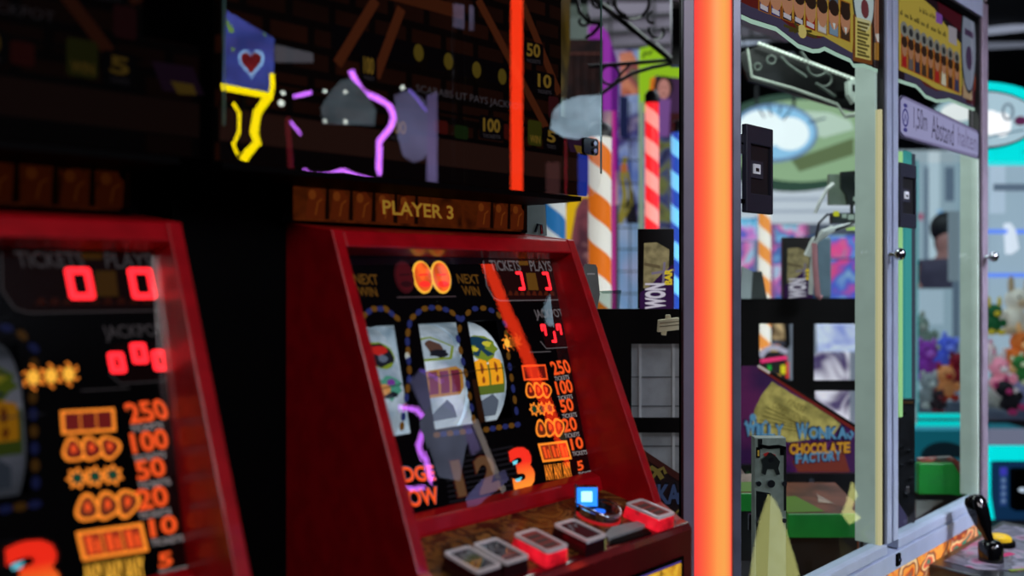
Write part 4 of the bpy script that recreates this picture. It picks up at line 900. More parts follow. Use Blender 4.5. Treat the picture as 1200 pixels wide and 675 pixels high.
# sensor board on the jamb
sb = FR(2.95)
b = MB(M('sensor_body', (110,124,110), .5, emit=.15)); b.quad(sb, 972, 204, 1008, 240, -.02, 0); b.mat(M('sensor_dark', (18,26,24), .4)); b.pp(sb, [(984,202),(1006,200),(1006,238),(992,240),(990,228),(984,220)], 0, .014); b.quad(sb, 972, 250, 1008, 262, 0, .02); b.quad(sb, 996, 238, 999, 252, 0, .01)
b.mat(E('sensor_yellow', (200,200,40), .8)); b.quad(sb, 974, 248, 980, 254, .02, .026); b.mat(E('sensor_white', (150,170,160), .8)); b.quad(sb, 984, 251, 989, 256, .02, .024); b.quad(sb, 991, 252, 998, 258, .02, .024); b.quad(sb, 998, 231, 1002, 236, .014, .018); b.quad(sb, 1000, 206, 1005, 214, .014, .018)
b.mat(E('sensor_strip', (180,215,120), .8)); b.quad(sb, 992, 265.5, 1008, 270, -.004, .004); b.build('sensor_board', pm, label='green-grey circuit sensor box by the jamb')
WW = M('wire_white', (200,205,205), .5, emit=.25)
b = MB(WW)
def cab(pts, r, pl=sb): b.tube([pl.w(*pl.px(x, y), h) for x, y, h in pts], r, 6)
cab([(950,345,0),(952,310,0),(953,285,.02),(960,272,.03),(985,266,.02),(1002,262,.02)], .008); cab([(946,300,0),(953,282,.01),(966,273,.02),(974,268,.02)], .012)
cab([(954,250,.01),(958,238,.02),(966,222,.03),(974,216,.02)], .006); b.mat(M('wire_dark', (30,24,34), .5)); cab([(952,288,.02),(956,262,.03),(966,252,.03),(974,254,.02)], .004); cab([(975,270,.03),(992,264,.03),(1005,255,.03)], .004); b.mat(M('wire_pink', (190,130,140), .5, emit=.2)); cab([(952,285,.02),(953,312,.02),(956,346,.02),(960,349,.02)], .009)
b.build('cable_bundle', pm)
b = MB(M('pipe_bluegrey', (84,102,116), .4, emit=.15)); pp_ = FR(3.1); b.quad(pp_, 956, 277, 975, 350, -.03, 0); b.build('upright_pipe', pm, bevel=.01)
b = MB(M('cone_dark', (52,58,58), .5)); q = FR(3.1); b.pp(q, [(883,318),(893,318),(899,350),(880,350)], -.02, 0); b.mat(M('flap_grey', (150,160,166), .5, emit=.2)); b.pp(q, [(870,312),(882,318),(880,350),(866,350)], -.02, 0); b.build('bin_cone', pm)
# light under the header
# ---- chocolate bar boxes standing on the panels
def bar(pl, x0, x1, y0, y1, label, dim):
    root = thing('chocolate_bar_box', label, 'candy box', pl.w(*pl.px((x0+x1)/2, y1)), 'candy boxes on the inner panels')
    b = MB(M('bar_black', (22,14,16), .4)); b.quad(pl, x0, y0, x1, y1, -.03, 0); b.build('carton', root, bevel=.002)
    X = lambda t: x0+(x1-x0)*t; Yy = lambda t: y0+(y1-y0)*t
    b = MB(E('bar_parchment', (150,138,100), .7, 40)); b.pp(pl, [(X(.14),Yy(.18)),(X(.5),Yy(.17)),(X(.86),Yy(.26)),(X(.84),Yy(.55)),(X(.5),Yy(.62)),(X(.3),Yy(.74)),(X(.12),Yy(.74))], 0, .0008)
    b.mat(E('bar_parchment_shadow', (96,84,60), .7)); b.pp(pl, [(X(.14),Yy(.42)),(X(.6),Yy(.46)),(X(.6),Yy(.5)),(X(.14),Yy(.46))], .0008, .0012)
    b.mat(E('bar_violet', (44,16,60), .8)); b.pp(pl, [(X(.02),Yy(.8)),(X(.3),Yy(.72)),(X(.6),Yy(.58)),(X(.98),Yy(.44)),(X(.98),Yy(1.)),(X(.02),Yy(1.))], 0, .0012)
    b.mat(E('bar_star', (120,110,130), .7)); c = pl.px(X(.68), Yy(.56)); b.stroke(pl, [(c[0]-.03, c[1]), (c[0]+.03, c[1]+.01)], .006, .0012, .0018); b.stroke(pl, [(c[0], c[1]-.03), (c[0]+.004, c[1]+.03)], .006, .0012, .0018)
    b.build('wrapper_print', root)
    # lettering runs up the box
    b = MB(E('bar_white', (196,190,204), .8)); q = Plane(pl.o, pl.ey, -pl.ex) if False else pl
    def up(s, xl, xr, yb_, yt_, m):
        b.mat(m); v, f = text_geo(s, .05); bl_ = pl.px(X(xr), Yy(yb_)); tlx = pl.px(X(xl), Yy(yb_)); tr_ = pl.px(X(xr), Yy(yt_))
        b.add([pl.w(bl_[0]+y*(tlx[0]-bl_[0])+x*(tr_[0]-bl_[0]), bl_[1]+x*(tr_[1]-bl_[1])+y*(tlx[1]-bl_[1]), .002) for x, y in v], f)
    up('WON', .16, .76, 1.0, .68, E('bar_white', (196,190,204), .8)); up('BAR', .72, .94, .70, .50, E('bar_yellow', (206,180,40), .8))
    b.build('wrapper_lettering', root)
bar(FR(2.33), 749, 790, 268, 362, 'candy box on the black panel left of the orange pillar', 0)
bar(FR(3.23), 918, 953.5, 278, 349.5, 'candy box on the black panel right of the orange pillar', 0)
# white connector plug hanging by the pillar
cq = FR(2.1); pl_ = thing('connector_plug', 'ivory wire connector plug hanging beside the pillar in front of black panel', 'plug', cq.w(*cq.px(785, 380)))
b = MB(M('ivory', (214,208,176), .45, emit=.15)); b.pp(cq, [(771.5,375),(795,372),(796,386),(770.5,389)], -.01, .012); b.pp(cq, [(780,369),(785,368.5),(786,374),(780,375)], -.004, .008); b.pp(cq, [(775,388),(781,387),(780,393),(775,392.5)], -.004, .008); b.mat(M('ivory_dark', (150,140,110), .5))
for y in (378, 382): b.pp(cq, [(772,y),(795,y-2.4),(795,y-1.4),(772,y+1)], .012, .0135)
b.build('plug_body', pl_, bevel=.001)
b = MB(M('wire_dark', (30,24,34), .5)); b.tube([cq.w(*cq.px(794,380), 0), cq.w(*cq.px(798,376), 0), cq.w(*cq.px(799,360), .0), cq.w(*cq.px(799.5,330), 0)], .002, 6); b.mat(M('wire_pink', )); b.tube([cq.w(*cq.px(794,378), 0), cq.w(*cq.px(798,372), 0), cq.w(*cq.px(798.5,340), 0)], .0016, 6); b.build('plug_wires', pl_)
# acrylic tray + grey bracket plates by the slot machine's right shoulder
aq = FR(2.15)
b = MB(M('bracket_grey', (104,112,112), .4, metal=.3, emit=.08)); b.pp(aq, [(684,312),(686,309),(698,310),(700,314),(703,345),(700,362),(686,362)], -.004, .002); b.mat(M('slot_white', (190,196,196), .4)); b.quad(aq, 688, 320, 697, 322, .002, .003)
tag(b.build('bracket_plate'), 'grey slotted metal plate standing behind the red slot machine shoulder', 'metal plate')
b = MB(glass('acrylic', 1.4, (215,225,222), .05)); b.pp(aq.lift(-.05), [(703,341),(728,340),(728,344),(706,344)], -.003, .0); b.pp(aq.lift(-.05), [(703,341),(728,340),(726,362),(695,362)], -.006, -.004); tag(b.build('acrylic_tray'), 'small clear acrylic tray on the black panel edge', 'tray')
# ================================================================ ROOM
b = MB(M('carpet_dark', (22,20,30), .8, noise=.4, scale=8)); b.box(-4, 13, -6, 13, -.1, 0); b.build('floor', kind='structure')
b = MB(M('ceiling_dark', (8,8,11), .9)); b.box(-4, 13, -6, 13, 3.6, 3.7); b.build('ceiling', kind='structure')
WALLM = M('wall_dark', (38,42,58), .8, noise=.2, scale=2)
for nm, a in (('wall_back', (-4,13,13,13.1)), ('wall_front', (-4,13,-6.1,-6)), ('wall_left', (-4.1,-4,-6,13)), ('wall_right', (13,13.1,-6,13))):
    b = MB(M('wall_black', (8,8,11), .9) if nm in ('wall_front', 'wall_left') else WALLM); b.box(a[0], a[1], a[2], a[3], 0, 3.6); b.build(nm, kind='structure')
# ceiling panels with a dark grid, seen above the iron brackets
cg = FR(7.0)
def ceiling_grid(x0, y0, x1, y1, xs, ys, lab):
    t = thing('ceiling_panel', lab, 'ceiling panel', cg.w(*cg.px((x0+x1)/2, y1)), 'grey gridded panels under the ceiling')
    b = MB(M('panel_grey_lilac', (92,86,96), .7, emit=.35, noise=.15, scale=1.5)); b.quad(cg, x0, y0, x1, y1, -.03, 0); b.build('panel', t)
    b = MB(M('grid_black', (8,8,10), .6))
    for x in xs: b.quad(cg, x-1.2, y0, x+1.2, y1, 0, .03)
    for y, dy in ys: b.stroke(cg, cg.pxs([(x0, y+dy), (x1, y-dy)]), .022, 0, .03)
    b.build('grid', t)
ceiling_grid(690, -14, 800, 66, (715, 766), ((20,4),(37,4),(55,3)), 'lilac-grey gridded ceiling panel behind the left iron bracket')
ceiling_grid(846, -14, 930, 47, (880,), ((25,3),(44,3)), 'lilac-grey gridded ceiling panel under the left window header')
# ================================================================ IRON BRACKETS
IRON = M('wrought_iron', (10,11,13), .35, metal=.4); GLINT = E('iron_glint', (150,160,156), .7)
ib = FR(3.4)
t = thing('iron_bracket', 'black scrolled wrought-iron bracket left of the orange light tube', 'iron bracket', ib.w(*ib.px(794, 80)), 'scrolled iron brackets')
def bars(pl, parent, name, items, mat=IRON, h=0):
    for pts, r in items: b = MB(mat); b.tube([pl.w(*pl.px(x, y), h) for x, y in pts], r*(1.4 if pl is ib else 1), 8); b.build(name, parent, smooth=True)
def circ(cx, cy, r, a0=0, a1=360, n=20, sq=1.0): return [(cx+r*math.cos(math.radians(a0+(a1-a0)*i/n)), cy+sq*r*math.sin(math.radians(a0+(a1-a0)*i/n))) for i in range(n+1)]
def curl(cx, cy, r0, r1, a0, a1, n=22): return [(cx+(r0+(r1-r0)*i/n)*math.cos(math.radians(a0+(a1-a0)*i/n)), cy+(r0+(r1-r0)*i/n)*math.sin(math.radians(a0+(a1-a0)*i/n))) for i in range(n+1)]
b = MB(IRON); b.quad(ib, 787, -365, 800, 77, -.03, .01); b.build('post', t)
bars(ib, t, 'diagonal_bar', [([(690,-6),(789,72)], .0075)])
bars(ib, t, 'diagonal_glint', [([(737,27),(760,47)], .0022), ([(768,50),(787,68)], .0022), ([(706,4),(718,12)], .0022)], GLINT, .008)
bars(ib, t, 'lower_bar', [([(690,78),(730,75),(790,70)], .0055), ([(690,122),(707,108),(724,96),(741,86),(764,79),(790,74)], .0055)])
bars(ib, t, 'scroll', [(circ(741,2,20,-20,200), .005), (curl(772,36,12,4,200,-60), .004), (curl(766,23,10,3,260,80), .004), (circ(715,88,11), .0035), (curl(683,24,9,3,-60,220), .004), ([(676,-4),(679,14),(690,26),(705,28)], .0055), ([(705,28),(694,40),(686,44)], .005), (curl(700,-2,14,5,20,200), .0045), ([(722,-6),(718,4),(726,14),(734,19)], .0045), ([(720,98),(730,84),(738,76)], .0035)])
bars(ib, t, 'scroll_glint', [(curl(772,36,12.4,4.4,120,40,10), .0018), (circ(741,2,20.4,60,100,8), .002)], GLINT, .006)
jb = FR(3.0)
t = thing('iron_bracket', 'black wrought-iron bracket with pale beading inside the left window', 'iron bracket', jb.w(*jb.px(1003, 125)), 'scrolled iron brackets')
b = MB(IRON); b.pp(jb, [(868,60),(893,51),(1006,92),(1006,128),(978,121),(880,92)], -.05, -.03); b.build('back_plate', t)
bars(jb, t, 'frame_bar', [([(876,57),(881,90)], .004), ([(881,90),(930,104),(981,122),(990,136)], .005), ([(888,51),(1006,95)], .006), ([(990,136),(1005,134)], .008)], M('iron_pale', (140,150,140), .4, emit=.35))
b = MB(M('bead_pale', (190,200,190), .4, emit=.3))
for i in range(26):
    p = jb.px(889+i*4.5, 52+i*1.72); b.ball(jb.w(p[0], p[1], .01), .006, seg=6, rings=4)
b.build('beading', t)
bars(jb, t, 'scroll', [([(914,67),(922,76),(932,83),(944,91)], .005), (curl(955,78,9,14,180,20), .004), (curl(966,92,12,5,150,-80), .004), ([(938,61),(944,70),(950,76)], .004), (circ(887,79,4), .003), (circ(903,71,5), .003), ([(955,98),(972,110),(978,114)], .005)], M('iron_scroll', (80,90,84), .35, metal=.4, emit=.15), .008)
b = MB(M('clamp_pale', (170,184,176), .4, emit=.3)); b.pp(jb, [(991,96),(1002,94),(1006,102),(1006,116),(998,122),(992,112)], -.01, .02); b.mat(BLK); b.pp(jb, [(996,100),(1002,102),(1001,110),(996,108)], .02, .022); b.quad(jb, 979, 108, 988, 116, 0, .02); b.build('clamp', t)
# ================================================================ STRIPED POLES, ARTWORK BEHIND THE MACHINES
def pole(D, x, wpx, ytop, ca, cb, label, cap, period=26, slope=9, s=.9, name='striped_pole'):
    f = FR(D); top = f.w(*f.px(x, ytop)); r = wpx/2*D/F; base = Vector((top.x, top.y, 0))
    t = thing(name, label, 'pole', base, 'candy-striped poles')
    m = bpy.data.materials.new('stripes'); m.use_nodes = True; nt = m.node_tree; bs = nt.nodes['Principled BSDF']
    tc = nt.nodes.new('ShaderNodeTexCoord'); se = nt.nodes.new('ShaderNodeSeparateXYZ'); nt.links.new(tc.outputs['Object'], se.inputs[0])
    at = nt.nodes.new('ShaderNodeMath'); at.operation = 'ARCTAN2'; nt.links.new(se.outputs['Y'], at.inputs[0]); nt.links.new(se.outputs['X'], at.inputs[1])
    k1 = nt.nodes.new('ShaderNodeMath'); k1.operation = 'MULTIPLY'; k1.inputs[1].default_value = 1/(2*math.pi); nt.links.new(at.outputs[0], k1.inputs[0])
    k2 = nt.nodes.new('ShaderNodeMath'); k2.operation = 'MULTIPLY_ADD'; k2.inputs[1].default_value = F/D/period; nt.links.new(se.outputs['Z'], k2.inputs[0]); nt.links.new(k1.outputs[0], k2.inputs[2])
    fr = nt.nodes.new('ShaderNodeMath'); fr.operation = 'FRACT'; nt.links.new(k2.outputs[0], fr.inputs[0])
    r_ = nt.nodes.new('ShaderNodeValToRGB'); r_.color_ramp.interpolation = 'CONSTANT'; r_.color_ramp.elements[0].color = lin(ca); r_.color_ramp.elements[1].color = lin(cb); r_.color_ramp.elements[1].position = .5
    nt.links.new(fr.outputs[0], r_.inputs['Fac']); nt.links.new(r_.outputs[0], bs.inputs['Base Color']); nt.links.new(r_.outputs[0], bs.inputs['Emission Color']); bs.inputs['Emission Strength'].default_value = s; bs.inputs['Roughness'].default_value = .3
    b = MB(m); b.lathe(base, [(r,.04),(r,top.z-.03)], 24); b.build('shaft', t, smooth=True)
    b = MB(M('pole_cap', (34,34,44), .4)); b.lathe(base, [(r*1.08,top.z-.04),(r*1.08,top.z),(r*.6,top.z+.02)], 24); b.build('cap', t, smooth=True)
    b = MB(M('pole_foot', (60,60,66), .4)); b.lathe(base, [(r*1.8,0),(r*1.8,.03),(r*1.1,.05)], 24); b.build('foot', t, smooth=True)
pole(3.6, 703, 27, 150, (214,108,28), (216,214,206), 'orange and white striped pole beside the slot display', 0, 62, s=.62)
pole(4.2, 764, 16, 111, (250,36,44), (255,150,140), 'glowing red and pink striped pole', 0, 37, s=1.0)
pole(4.2, 795, 17, 146, (34,72,170), (110,200,250), 'glowing blue striped pole beside the pillar', 0, 40, s=.95)
pole(5.0, 896, 14, 222, (238,150,70), (240,236,226), 'slim orange and white striped pole behind the left window', 0, 36, s=.9)
pole(3.9, 651, 24, 226, (40,110,170), (200,210,212), 'blue and white striped pole under the display glass', 0, 56, s=.6)
# purple arch post
f = FR(5.0); t = thing('arch_post', 'purple rounded post with pale lower half behind the iron bracket', 'post', f.w(f.px(710,300)[0], -H))
b = MB(E('arch_purple', (150,50,170), .75)); b.prism(f, f.pxs([(690,30),(705,30),(712,38),(720,62),(725,76),(725,130),(690,130)]), -.06, 0); b.mat(E('arch_violet', (92,20,120), .75)); b.pp(f, [(716,50),(725,76),(725,200),(717,200)], 0, .004); b.build('upper_post', t)
b = MB(multi('arch_print', [(150,130,140),(190,160,160),(110,70,120),(170,150,160)], 3, .5)); b.quad(f, 690, 130, 725, 240, -.06, 0); b.mat(E('arch_blue', (60,70,190), .8)); b.pp(f, [(708,176),(722,152),(724,158),(710,190)], 0, .004); b.mat(E('arch_magenta', (196,50,150), .7)); b.quad(f, 717, 130, 721, 372, .0, .006)
b.mat(E('arch_stem', (70,66,84), .6)); b.pp(f, [(690,240),(725,240),(725,980),(690,980)], -.06, 0); b.build('lower_post', t)
# mural behind a wire grid
f = FR(5.2); t = thing('mural_board', 'blue painted mural board behind black wire grid', 'mural', f.w(f.px(738,300)[0], -H))
b = MB(multi('mural_blue', [(24,44,110),(60,92,170),(130,150,190),(44,40,110),(160,150,170),(30,60,140)], 2.6, .62, detail=3)); b.pp(f, [(712,58),(766,58),(766,980),(712,980)], -.04, 0)
b.mat(multi('mural_faces', [(150,70,50),(190,120,90),(120,50,70),(90,110,60)], 5, .6)); b.pp(f, [(726,62),(740,60),(752,80),(750,110),(728,112)], 0, .002); b.mat(E('mural_navy', (20,30,70), .7)); b.pp(f, [(726,112),(736,114),(736,164),(726,160)], 0, .003)
b.mat(multi('mural_pale', [(150,170,200),(110,150,190),(180,170,200)], 4, .6, stretch=(1,1,.4))); b.pp(f, [(712,262),(752,262),(752,366),(712,366)], 0, .002)
b.mat(E('mural_olive', (150,140,60), .6)); b.stroke(f, f.pxs([(733,184),(729,206),(732,230),(726,262)]), .03, .002, .004); b.stroke(f, f.pxs([(731,192),(738,214),(739,240),(732,252),(727,262)]), .022, .002, .004); b.mat(E('mural_orange', (190,110,60), .6)); c = f.px(731, 197); b.prism(f, ell(c[0], c[1], .022, .028, 12), .004, .006); b.mat(E('mural_dark', (26,26,36), .6)); b.pp(f, [(732,240),(742,222),(748,262),(734,262)], .002, .004); b.build('painted_panel', t)
b = MB(M('grid_black', (8,8,10), .6)); g_ = f.lift(.05)
for x in (714, 738, 750): b.quad(g_, x-.6, 120, x+.6, 366, 0, .008)
for y in (164, 188, 215, 241, 267, 292, 318, 344): b.quad(g_, 706, y-.6, 752, y+.6, 0, .008)
b.build('wire_grid', t)
# lime framed booth with a portrait
f = FR(5.0); t = thing('lime_booth', 'lime-green framed booth with a dark-haired portrait poster', 'booth', f.w(f.px(776,300)[0], -H))
b = MB(E('booth_lime', (150,200,24), .75)); b.pp(f, [(750,57),(764,54),(780,70),(806,78),(806,92),(770,88),(762,92),(758,130),(750,130)], -.05, .01); b.quad(f, 799, 78, 806, 130, -.05, .01); b.mat(E('booth_dark_line', (40,50,20), .6)); b.stroke(f, f.pxs([(753,68),(756,62),(760,64),(764,60)]), .012, .01, .012); b.mat(E('booth_pale', (150,176,150), .6)); b.quad(f, 750, 120, 754, 980, -.05, .012); b.build('booth_frame', t)
b = MB(E('booth_orange', (220,120,30), .7)); b.quad(f, 759, 88, 768, 130, -.05, -.01); b.mat(E('booth_plum', (70,40,80), .6)); b.quad(f, 768, 88, 800, 980, -.05, -.01); b.build('booth_back', t)
b = MB(E('poster_hair', (34,20,20), .7)); c = f.px(778, 101); b.prism(f, ell(c[0], c[1], .055, .062, 20), -.01, -.006); b.mat(E('poster_face', (190,130,120), .75)); c = f.px(778, 104); b.prism(f, ell(c[0], c[1], .034, .056, 20), -.006, -.003); b.mat(E('poster_purple', (124,80,150), .7)); b.pp(f, [(770,116),(786,116),(784,160),(770,160)], -.006, -.002); b.mat(E('poster_feature', (90,50,50), .7))
for x in (775, 781): c = f.px(x, 102); b.prism(f, ell(c[0], c[1], .006, .004, 8), -.003, -.002)
b.stroke(f, f.pxs([(775.5,110),(780.5,110)]), .005, -.002, -.001); b.build('portrait_poster', t)
b = MB(multi('booth_goods', [(26,24,46),(60,70,120),(110,120,60),(40,30,60)], 8, .5)); b.quad(f, 772, 160, 790, 290, -.01, 0); b.mat(E('booth_box', (200,90,60), .7)); b.quad(f, 789, 145, 800, 158, 0, .02); b.mat(E('booth_box_dark', (60,20,20), .6)); b.quad(f, 785, 133, 800, 145, 0, .02); b.quad(f, 785, 145, 789, 158, 0, .018); b.build('booth_goods', t)
f = FR(3.3); t = thing('hanging_drape', 'olive-brown drape hanging behind the display glass end', 'drape', f.w(*f.px(648,112)))
b = MB(multi('drape_olive', [(60,48,16),(110,88,30),(44,34,14),(88,70,24)], 5, .45, stretch=(3,3,.6))); b.pp(f, [(622,-370),(670,-370),(668,60),(664,112),(642,118),(628,60)], -.02, 0); b.build('cloth', t)
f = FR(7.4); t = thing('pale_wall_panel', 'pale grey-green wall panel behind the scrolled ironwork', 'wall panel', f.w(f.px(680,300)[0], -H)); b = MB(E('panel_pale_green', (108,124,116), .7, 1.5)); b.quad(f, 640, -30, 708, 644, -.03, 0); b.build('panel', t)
f = FR(4.75); t = thing('dark_wooden_box', 'dark brown slatted box behind the end of the display glass', 'box', f.w(f.px(686,300)[0], -H)); b = MB(M('box_brown', (50,24,18), .6, emit=.3, noise=.4)); b.quad(f, 663, 46, 706, 228, -.12, 0); b.mat(E('box_slat', (30,14,12), .6))
for x in (672, 681, 690, 699): b.quad(f, x, 60, x+2, 228, 0, .01)
b.mat(E('box_edge', (84,50,44), .7)); b.quad(f, 663, 62, 706, 64, 0, .012); b.build('box_body', t); b = MB(BLK); b.quad(f, 664, 228, 706, 860, -.12, -.02); b.build('box_plinth', t)
# yellow arched poster
f = FR(4.6); t = thing('arched_poster', 'yellow arched poster stand behind the slot machine top', 'poster', f.w(f.px(675,300)[0], -H))
b = MB(E('poster_yellow', (224,180,20), .75)); b.prism(f, f.pxs([(655,360),(657,290),(661,250),(668,228),(694,228),(694,360)]), -.03, 0); b.build('yellow_frame', t)
b = MB(multi('poster_figures', [(30,14,18),(120,60,70),(60,24,40),(170,120,120)], 6, .6)); b.prism(f, f.pxs([(667,360),(669,280),(675,245),(682,232),(692,232),(692,360)]), 0, .004); b.build('poster_print', t)
b = MB(M('poster_leg', (70,80,84), .5)); b.quad(f, 655, 360, 694, 640, -.03, -.01); b.mat(E('poster_mint', (120,150,140), .6)); b.quad(f, 690, 228, 694, 372, 0, .01); b.build('poster_stand', t)
# ================================================================ FAR ARCADE
# oval light sign under a green canopy
f = FR(6.5); t = thing('oval_light_sign', 'glowing white-blue oval sign under pale green canopy', 'light sign', f.w(*f.px(914, 225)), 'oval light signs')
b = MB(E('canopy_dark', (60,90,76), .7)); c = f.px(935, 165); b.prism(f, ell(c[0], c[1], .62, .36, 40), -.12, -.08); b.mat(E('canopy_green', (158,190,150), .85)); b.prism(f, ell(c[0]+.05, c[1]+.01, .58, .30, 40), -.08, -.06); b.mat(E('canopy_pale', (200,222,206), .9)); b.pp(f, [(935,128),(975,130),(1000,140),(1004,150),(968,160),(945,150)], -.06, -.055); b.mat(E('canopy_olive', (112,130,90), .75)); b.pp(f, [(930,186),(1004,160),(1004,180),(940,200)], -.06, -.055); b.build('canopy', t)
b = MB(E('oval_rim', (120,150,190), .8)); c = f.px(908, 155); b.prism(f, ell(c[0], c[1], .32, .215, 36), -.05, -.02); b.mat(E('oval_blue', (150,205,245), .95)); b.prism(f, ell(c[0], c[1], .295, .19, 36), -.02, -.01); b.mat(E('oval_white', (240,250,255), 1.1)); b.prism(f, ell(c[0]-.10, c[1]+.02, .17, .14, 30), -.01, 0); b.prism(f, ell(c[0]+.11, c[1]-.01, .14, .12, 30), -.01, 0); b.build('lit_face', t)
b = MB(E('oval_dark_ray', (60,80,110), .7))
for a, r0, r1 in ((100,.12,.2),(80,.14,.2),(62,.1,.19),(118,.12,.19),(20,.2,.3)): 
    ca, sa = math.cos(math.radians(a)), math.sin(math.radians(a)); b.stroke(f, [(c[0]+ca*r0*1.3, c[1]+sa*r0), (c[0]+ca*r1*1.3, c[1]+sa*r1)], .012, 0, .004)
b.build('rays', t)
b = MB(M('hanger_dark', (20,22,26), .5))
for x in (889, 933): b.tube([f.w(*f.px(x, 100), -.05), f.w(*f.px(x, 134), -.05)], .012)
b.tube([f.w(*f.px(850,-28), -.05), f.w(*f.px(889,100), -.05)], .006); b.tube([f.w(*f.px(960,-28), -.05), f.w(*f.px(933,100), -.05)], .006); b.build('hanger', t)
# ceiling tube lights
for (x0, y0, x1, y1, D, lab) in ((862,50,925,40,7.5,'bright ceiling tube light above the left window bracket'), (1152,37,1208,31,8.0,'pale ceiling tube light at the far right'), (1152,54,1208,51,8.6,'dim ceiling tube light below another at the far right'), (862,74,930,66,8.4,'dim ceiling tube behind the iron bracket')):
    f_ = FR(D); s = .8 if 'bright' in lab else .45 if 'pale' in lab else .22
    b = MB(E('tube_light%d' % int(s*100), (190,200,225), s)); b.tube([f_.w(*f_.px(x0,y0)), f_.w(*f_.px(x1,y1))], .035, 10); c = f_.w(*f_.px((x0+x1)/2,(y0+y1)/2)); t = thing('tube_light', lab, 'tube light', c, 'ceiling tube lights'); b.build('tube', t, smooth=True); b = MB(M('hanger_dark', (20,22,26), .5)); b.tube([c, Vector((c.x, c.y, 3.6))], .012, 8); b.build('hanger', t)
# white lit shelving wall
f = FR(8.2); t = thing('lit_wall_display', 'bright white lit wall display behind the left window', 'display wall', f.w(f.px(935,300)[0], -H))
b = MB(E('display_white', (214,222,236), .88)); b.quad(f, 840, 184, 1012, 262, -.05, 0); b.build('lit_panel', t)
b = MB(E('display_shade', (176,186,206), .85))
for y in (205, 219, 232, 246): b.quad(f, 840, y, 1012, y+3.5, 0, .02)
b.mat(E('display_glow', (250,255,255), 1.0)); b.quad(f, 870, 196, 1012, 202, 0, .03); b.build('shelf', t)
b = MB(M('display_base', (120,130,150), .6, emit=.2)); b.quad(f, 840, 262, 1012, 497, -.05, -.01); b.build('lower_panel', t)
f = FR(8.4); t = thing('pale_wall_display', 'pale blue-grey wall bays behind the person at the right window', 'display wall', f.w(f.px(1110,300)[0], -H))
b = MB(E('bay_pale', (170,188,202), .88)); b.quad(f, 1030, 176, 1150, 497, -.05, 0); b.build('wall_bay', t)
b = MB(E('bay_light', (206,220,232), .95)); b.quad(f, 1088, 178, 1100, 330, 0, .02); b.mat(E('bay_shade', (112,128,150), .8)); b.quad(f, 1107, 196, 1128, 236, 0, .02); b.quad(f, 1083, 196, 1087, 340, 0, .02); b.mat(E('bay_blue', (120,180,235), .9)); b.quad(f, 1097, 246, 1103, 252, 0, .02); b.mat(E('bay_pink', (200,110,140), .8)); b.quad(f, 1075, 250, 1081, 258, 0, .02); b.build('bay_strips', t)
# arcade cabinets of many colours
def cabinet(D, x, wpx, ytop, cols, label, seed):
    f = FR(D); k = D/F; a = f.px(x, 300)[0]; w_ = wpx*k/2; zt = f.px(x, ytop)[1]
    t = thing('arcade_cabinet', label, 'arcade cabinet', f.w(a, -H, -.25), 'colourful arcade cabinets far behind the glass')
    b = MB(E('cab_side%d' % seed, cols[0], .55))
    side = [(-H,0),(-H,-.5),(zt,-.5),(zt,.0),(zt-.16,.02),(zt-.2,-.06),(zt-.62,.02),(zt-.70,.16),(zt-.76,.16),(zt-.78,.0)]
    for s0, s1 in ((a-w_, a-w_+.03), (a+w_-.03, a+w_)):
        n = len(side); vs = [f.w(s0, z, h) for z, h in side]+[f.w(s1, z, h) for z, h in side]
        b.add(vs, [list(range(n)), list(range(n, 2*n))[::-1]]+[[i, (i+1) % n, n+(i+1) % n, n+i] for i in range(n)])
    b.slab(f, a-w_+.03, a+w_-.03, -H, zt, -.5, -.3); b.slab(f, a-w_+.03, a+w_-.03, -H, zt-.78, -.3, -.02); b.build('cabinet_body', t)
    b = MB(multi('cab_marquee%d' % seed, cols[1], 7, .85)); b.slab(f, a-w_+.03, a+w_-.03, zt-.16, zt-.01, -.1, .0); b.build('marquee', t)
    b = MB(multi('cab_screen%d' % seed, cols[2], 5, .8)); b.slab(f, a-w_+.03, a+w_-.03, zt-.62, zt-.17, -.3, -.1); b.build('screen', t)
    b = MB(E('cab_deck%d' % seed, cols[3], .7)); b.add([f.w(a-w_+.03, zt-.62, -.1), f.w(a+w_-.03, zt-.62, -.1), f.w(a+w_-.03, zt-.70, .14), f.w(a-w_+.03, zt-.70, .14), f.w(a-w_+.03, zt-.76, .14), f.w(a+w_-.03, zt-.76, .14)], [[0,1,2,3],[3,2,5,4]]); b.build('control_panel', t)
T1 = [(40,120,170),(120,190,220),(200,120,190),(90,90,180)]; T2 = [(60,150,190),(160,200,220),(220,110,170),(50,90,160),(120,170,210)]; T3 = [(40,140,170),(220,70,130),(60,90,190),(150,190,210)]
cabinet(6.2, 876, 34, 254, [(130,150,190), T1, T2, (110,80,180)], 'pale blue and violet arcade cabinet at the left window edge', 1)
cabinet(6.9, 925, 44, 262, [(190,110,170), T2, T2, (120,170,210)], 'pink and teal arcade cabinet behind the candy box', 2)
cabinet(6.0, 992, 56, 274, [(30,90,150), T3, T3, (140,20,110)], 'teal arcade cabinet with magenta control panel by the jamb', 3)
cabinet(5.25, 908, 35, 372, [(20,20,24), [(220,190,120),(40,90,130),(60,40,20),(230,200,150)], [(20,170,70),(30,20,40),(240,200,60),(220,60,110)], (170,30,120)], 'dark arcade cabinet with green and yellow screen behind the cut-out', 4)
cabinet(4.9, 980, 60, 378, [(150,160,180), [(150,170,220),(200,210,230),(90,110,200)], [(190,190,200),(230,225,235),(60,40,90),(140,140,160)], (170,40,190)], 'pale arcade cabinet with violet control panel behind the cut-out', 5)
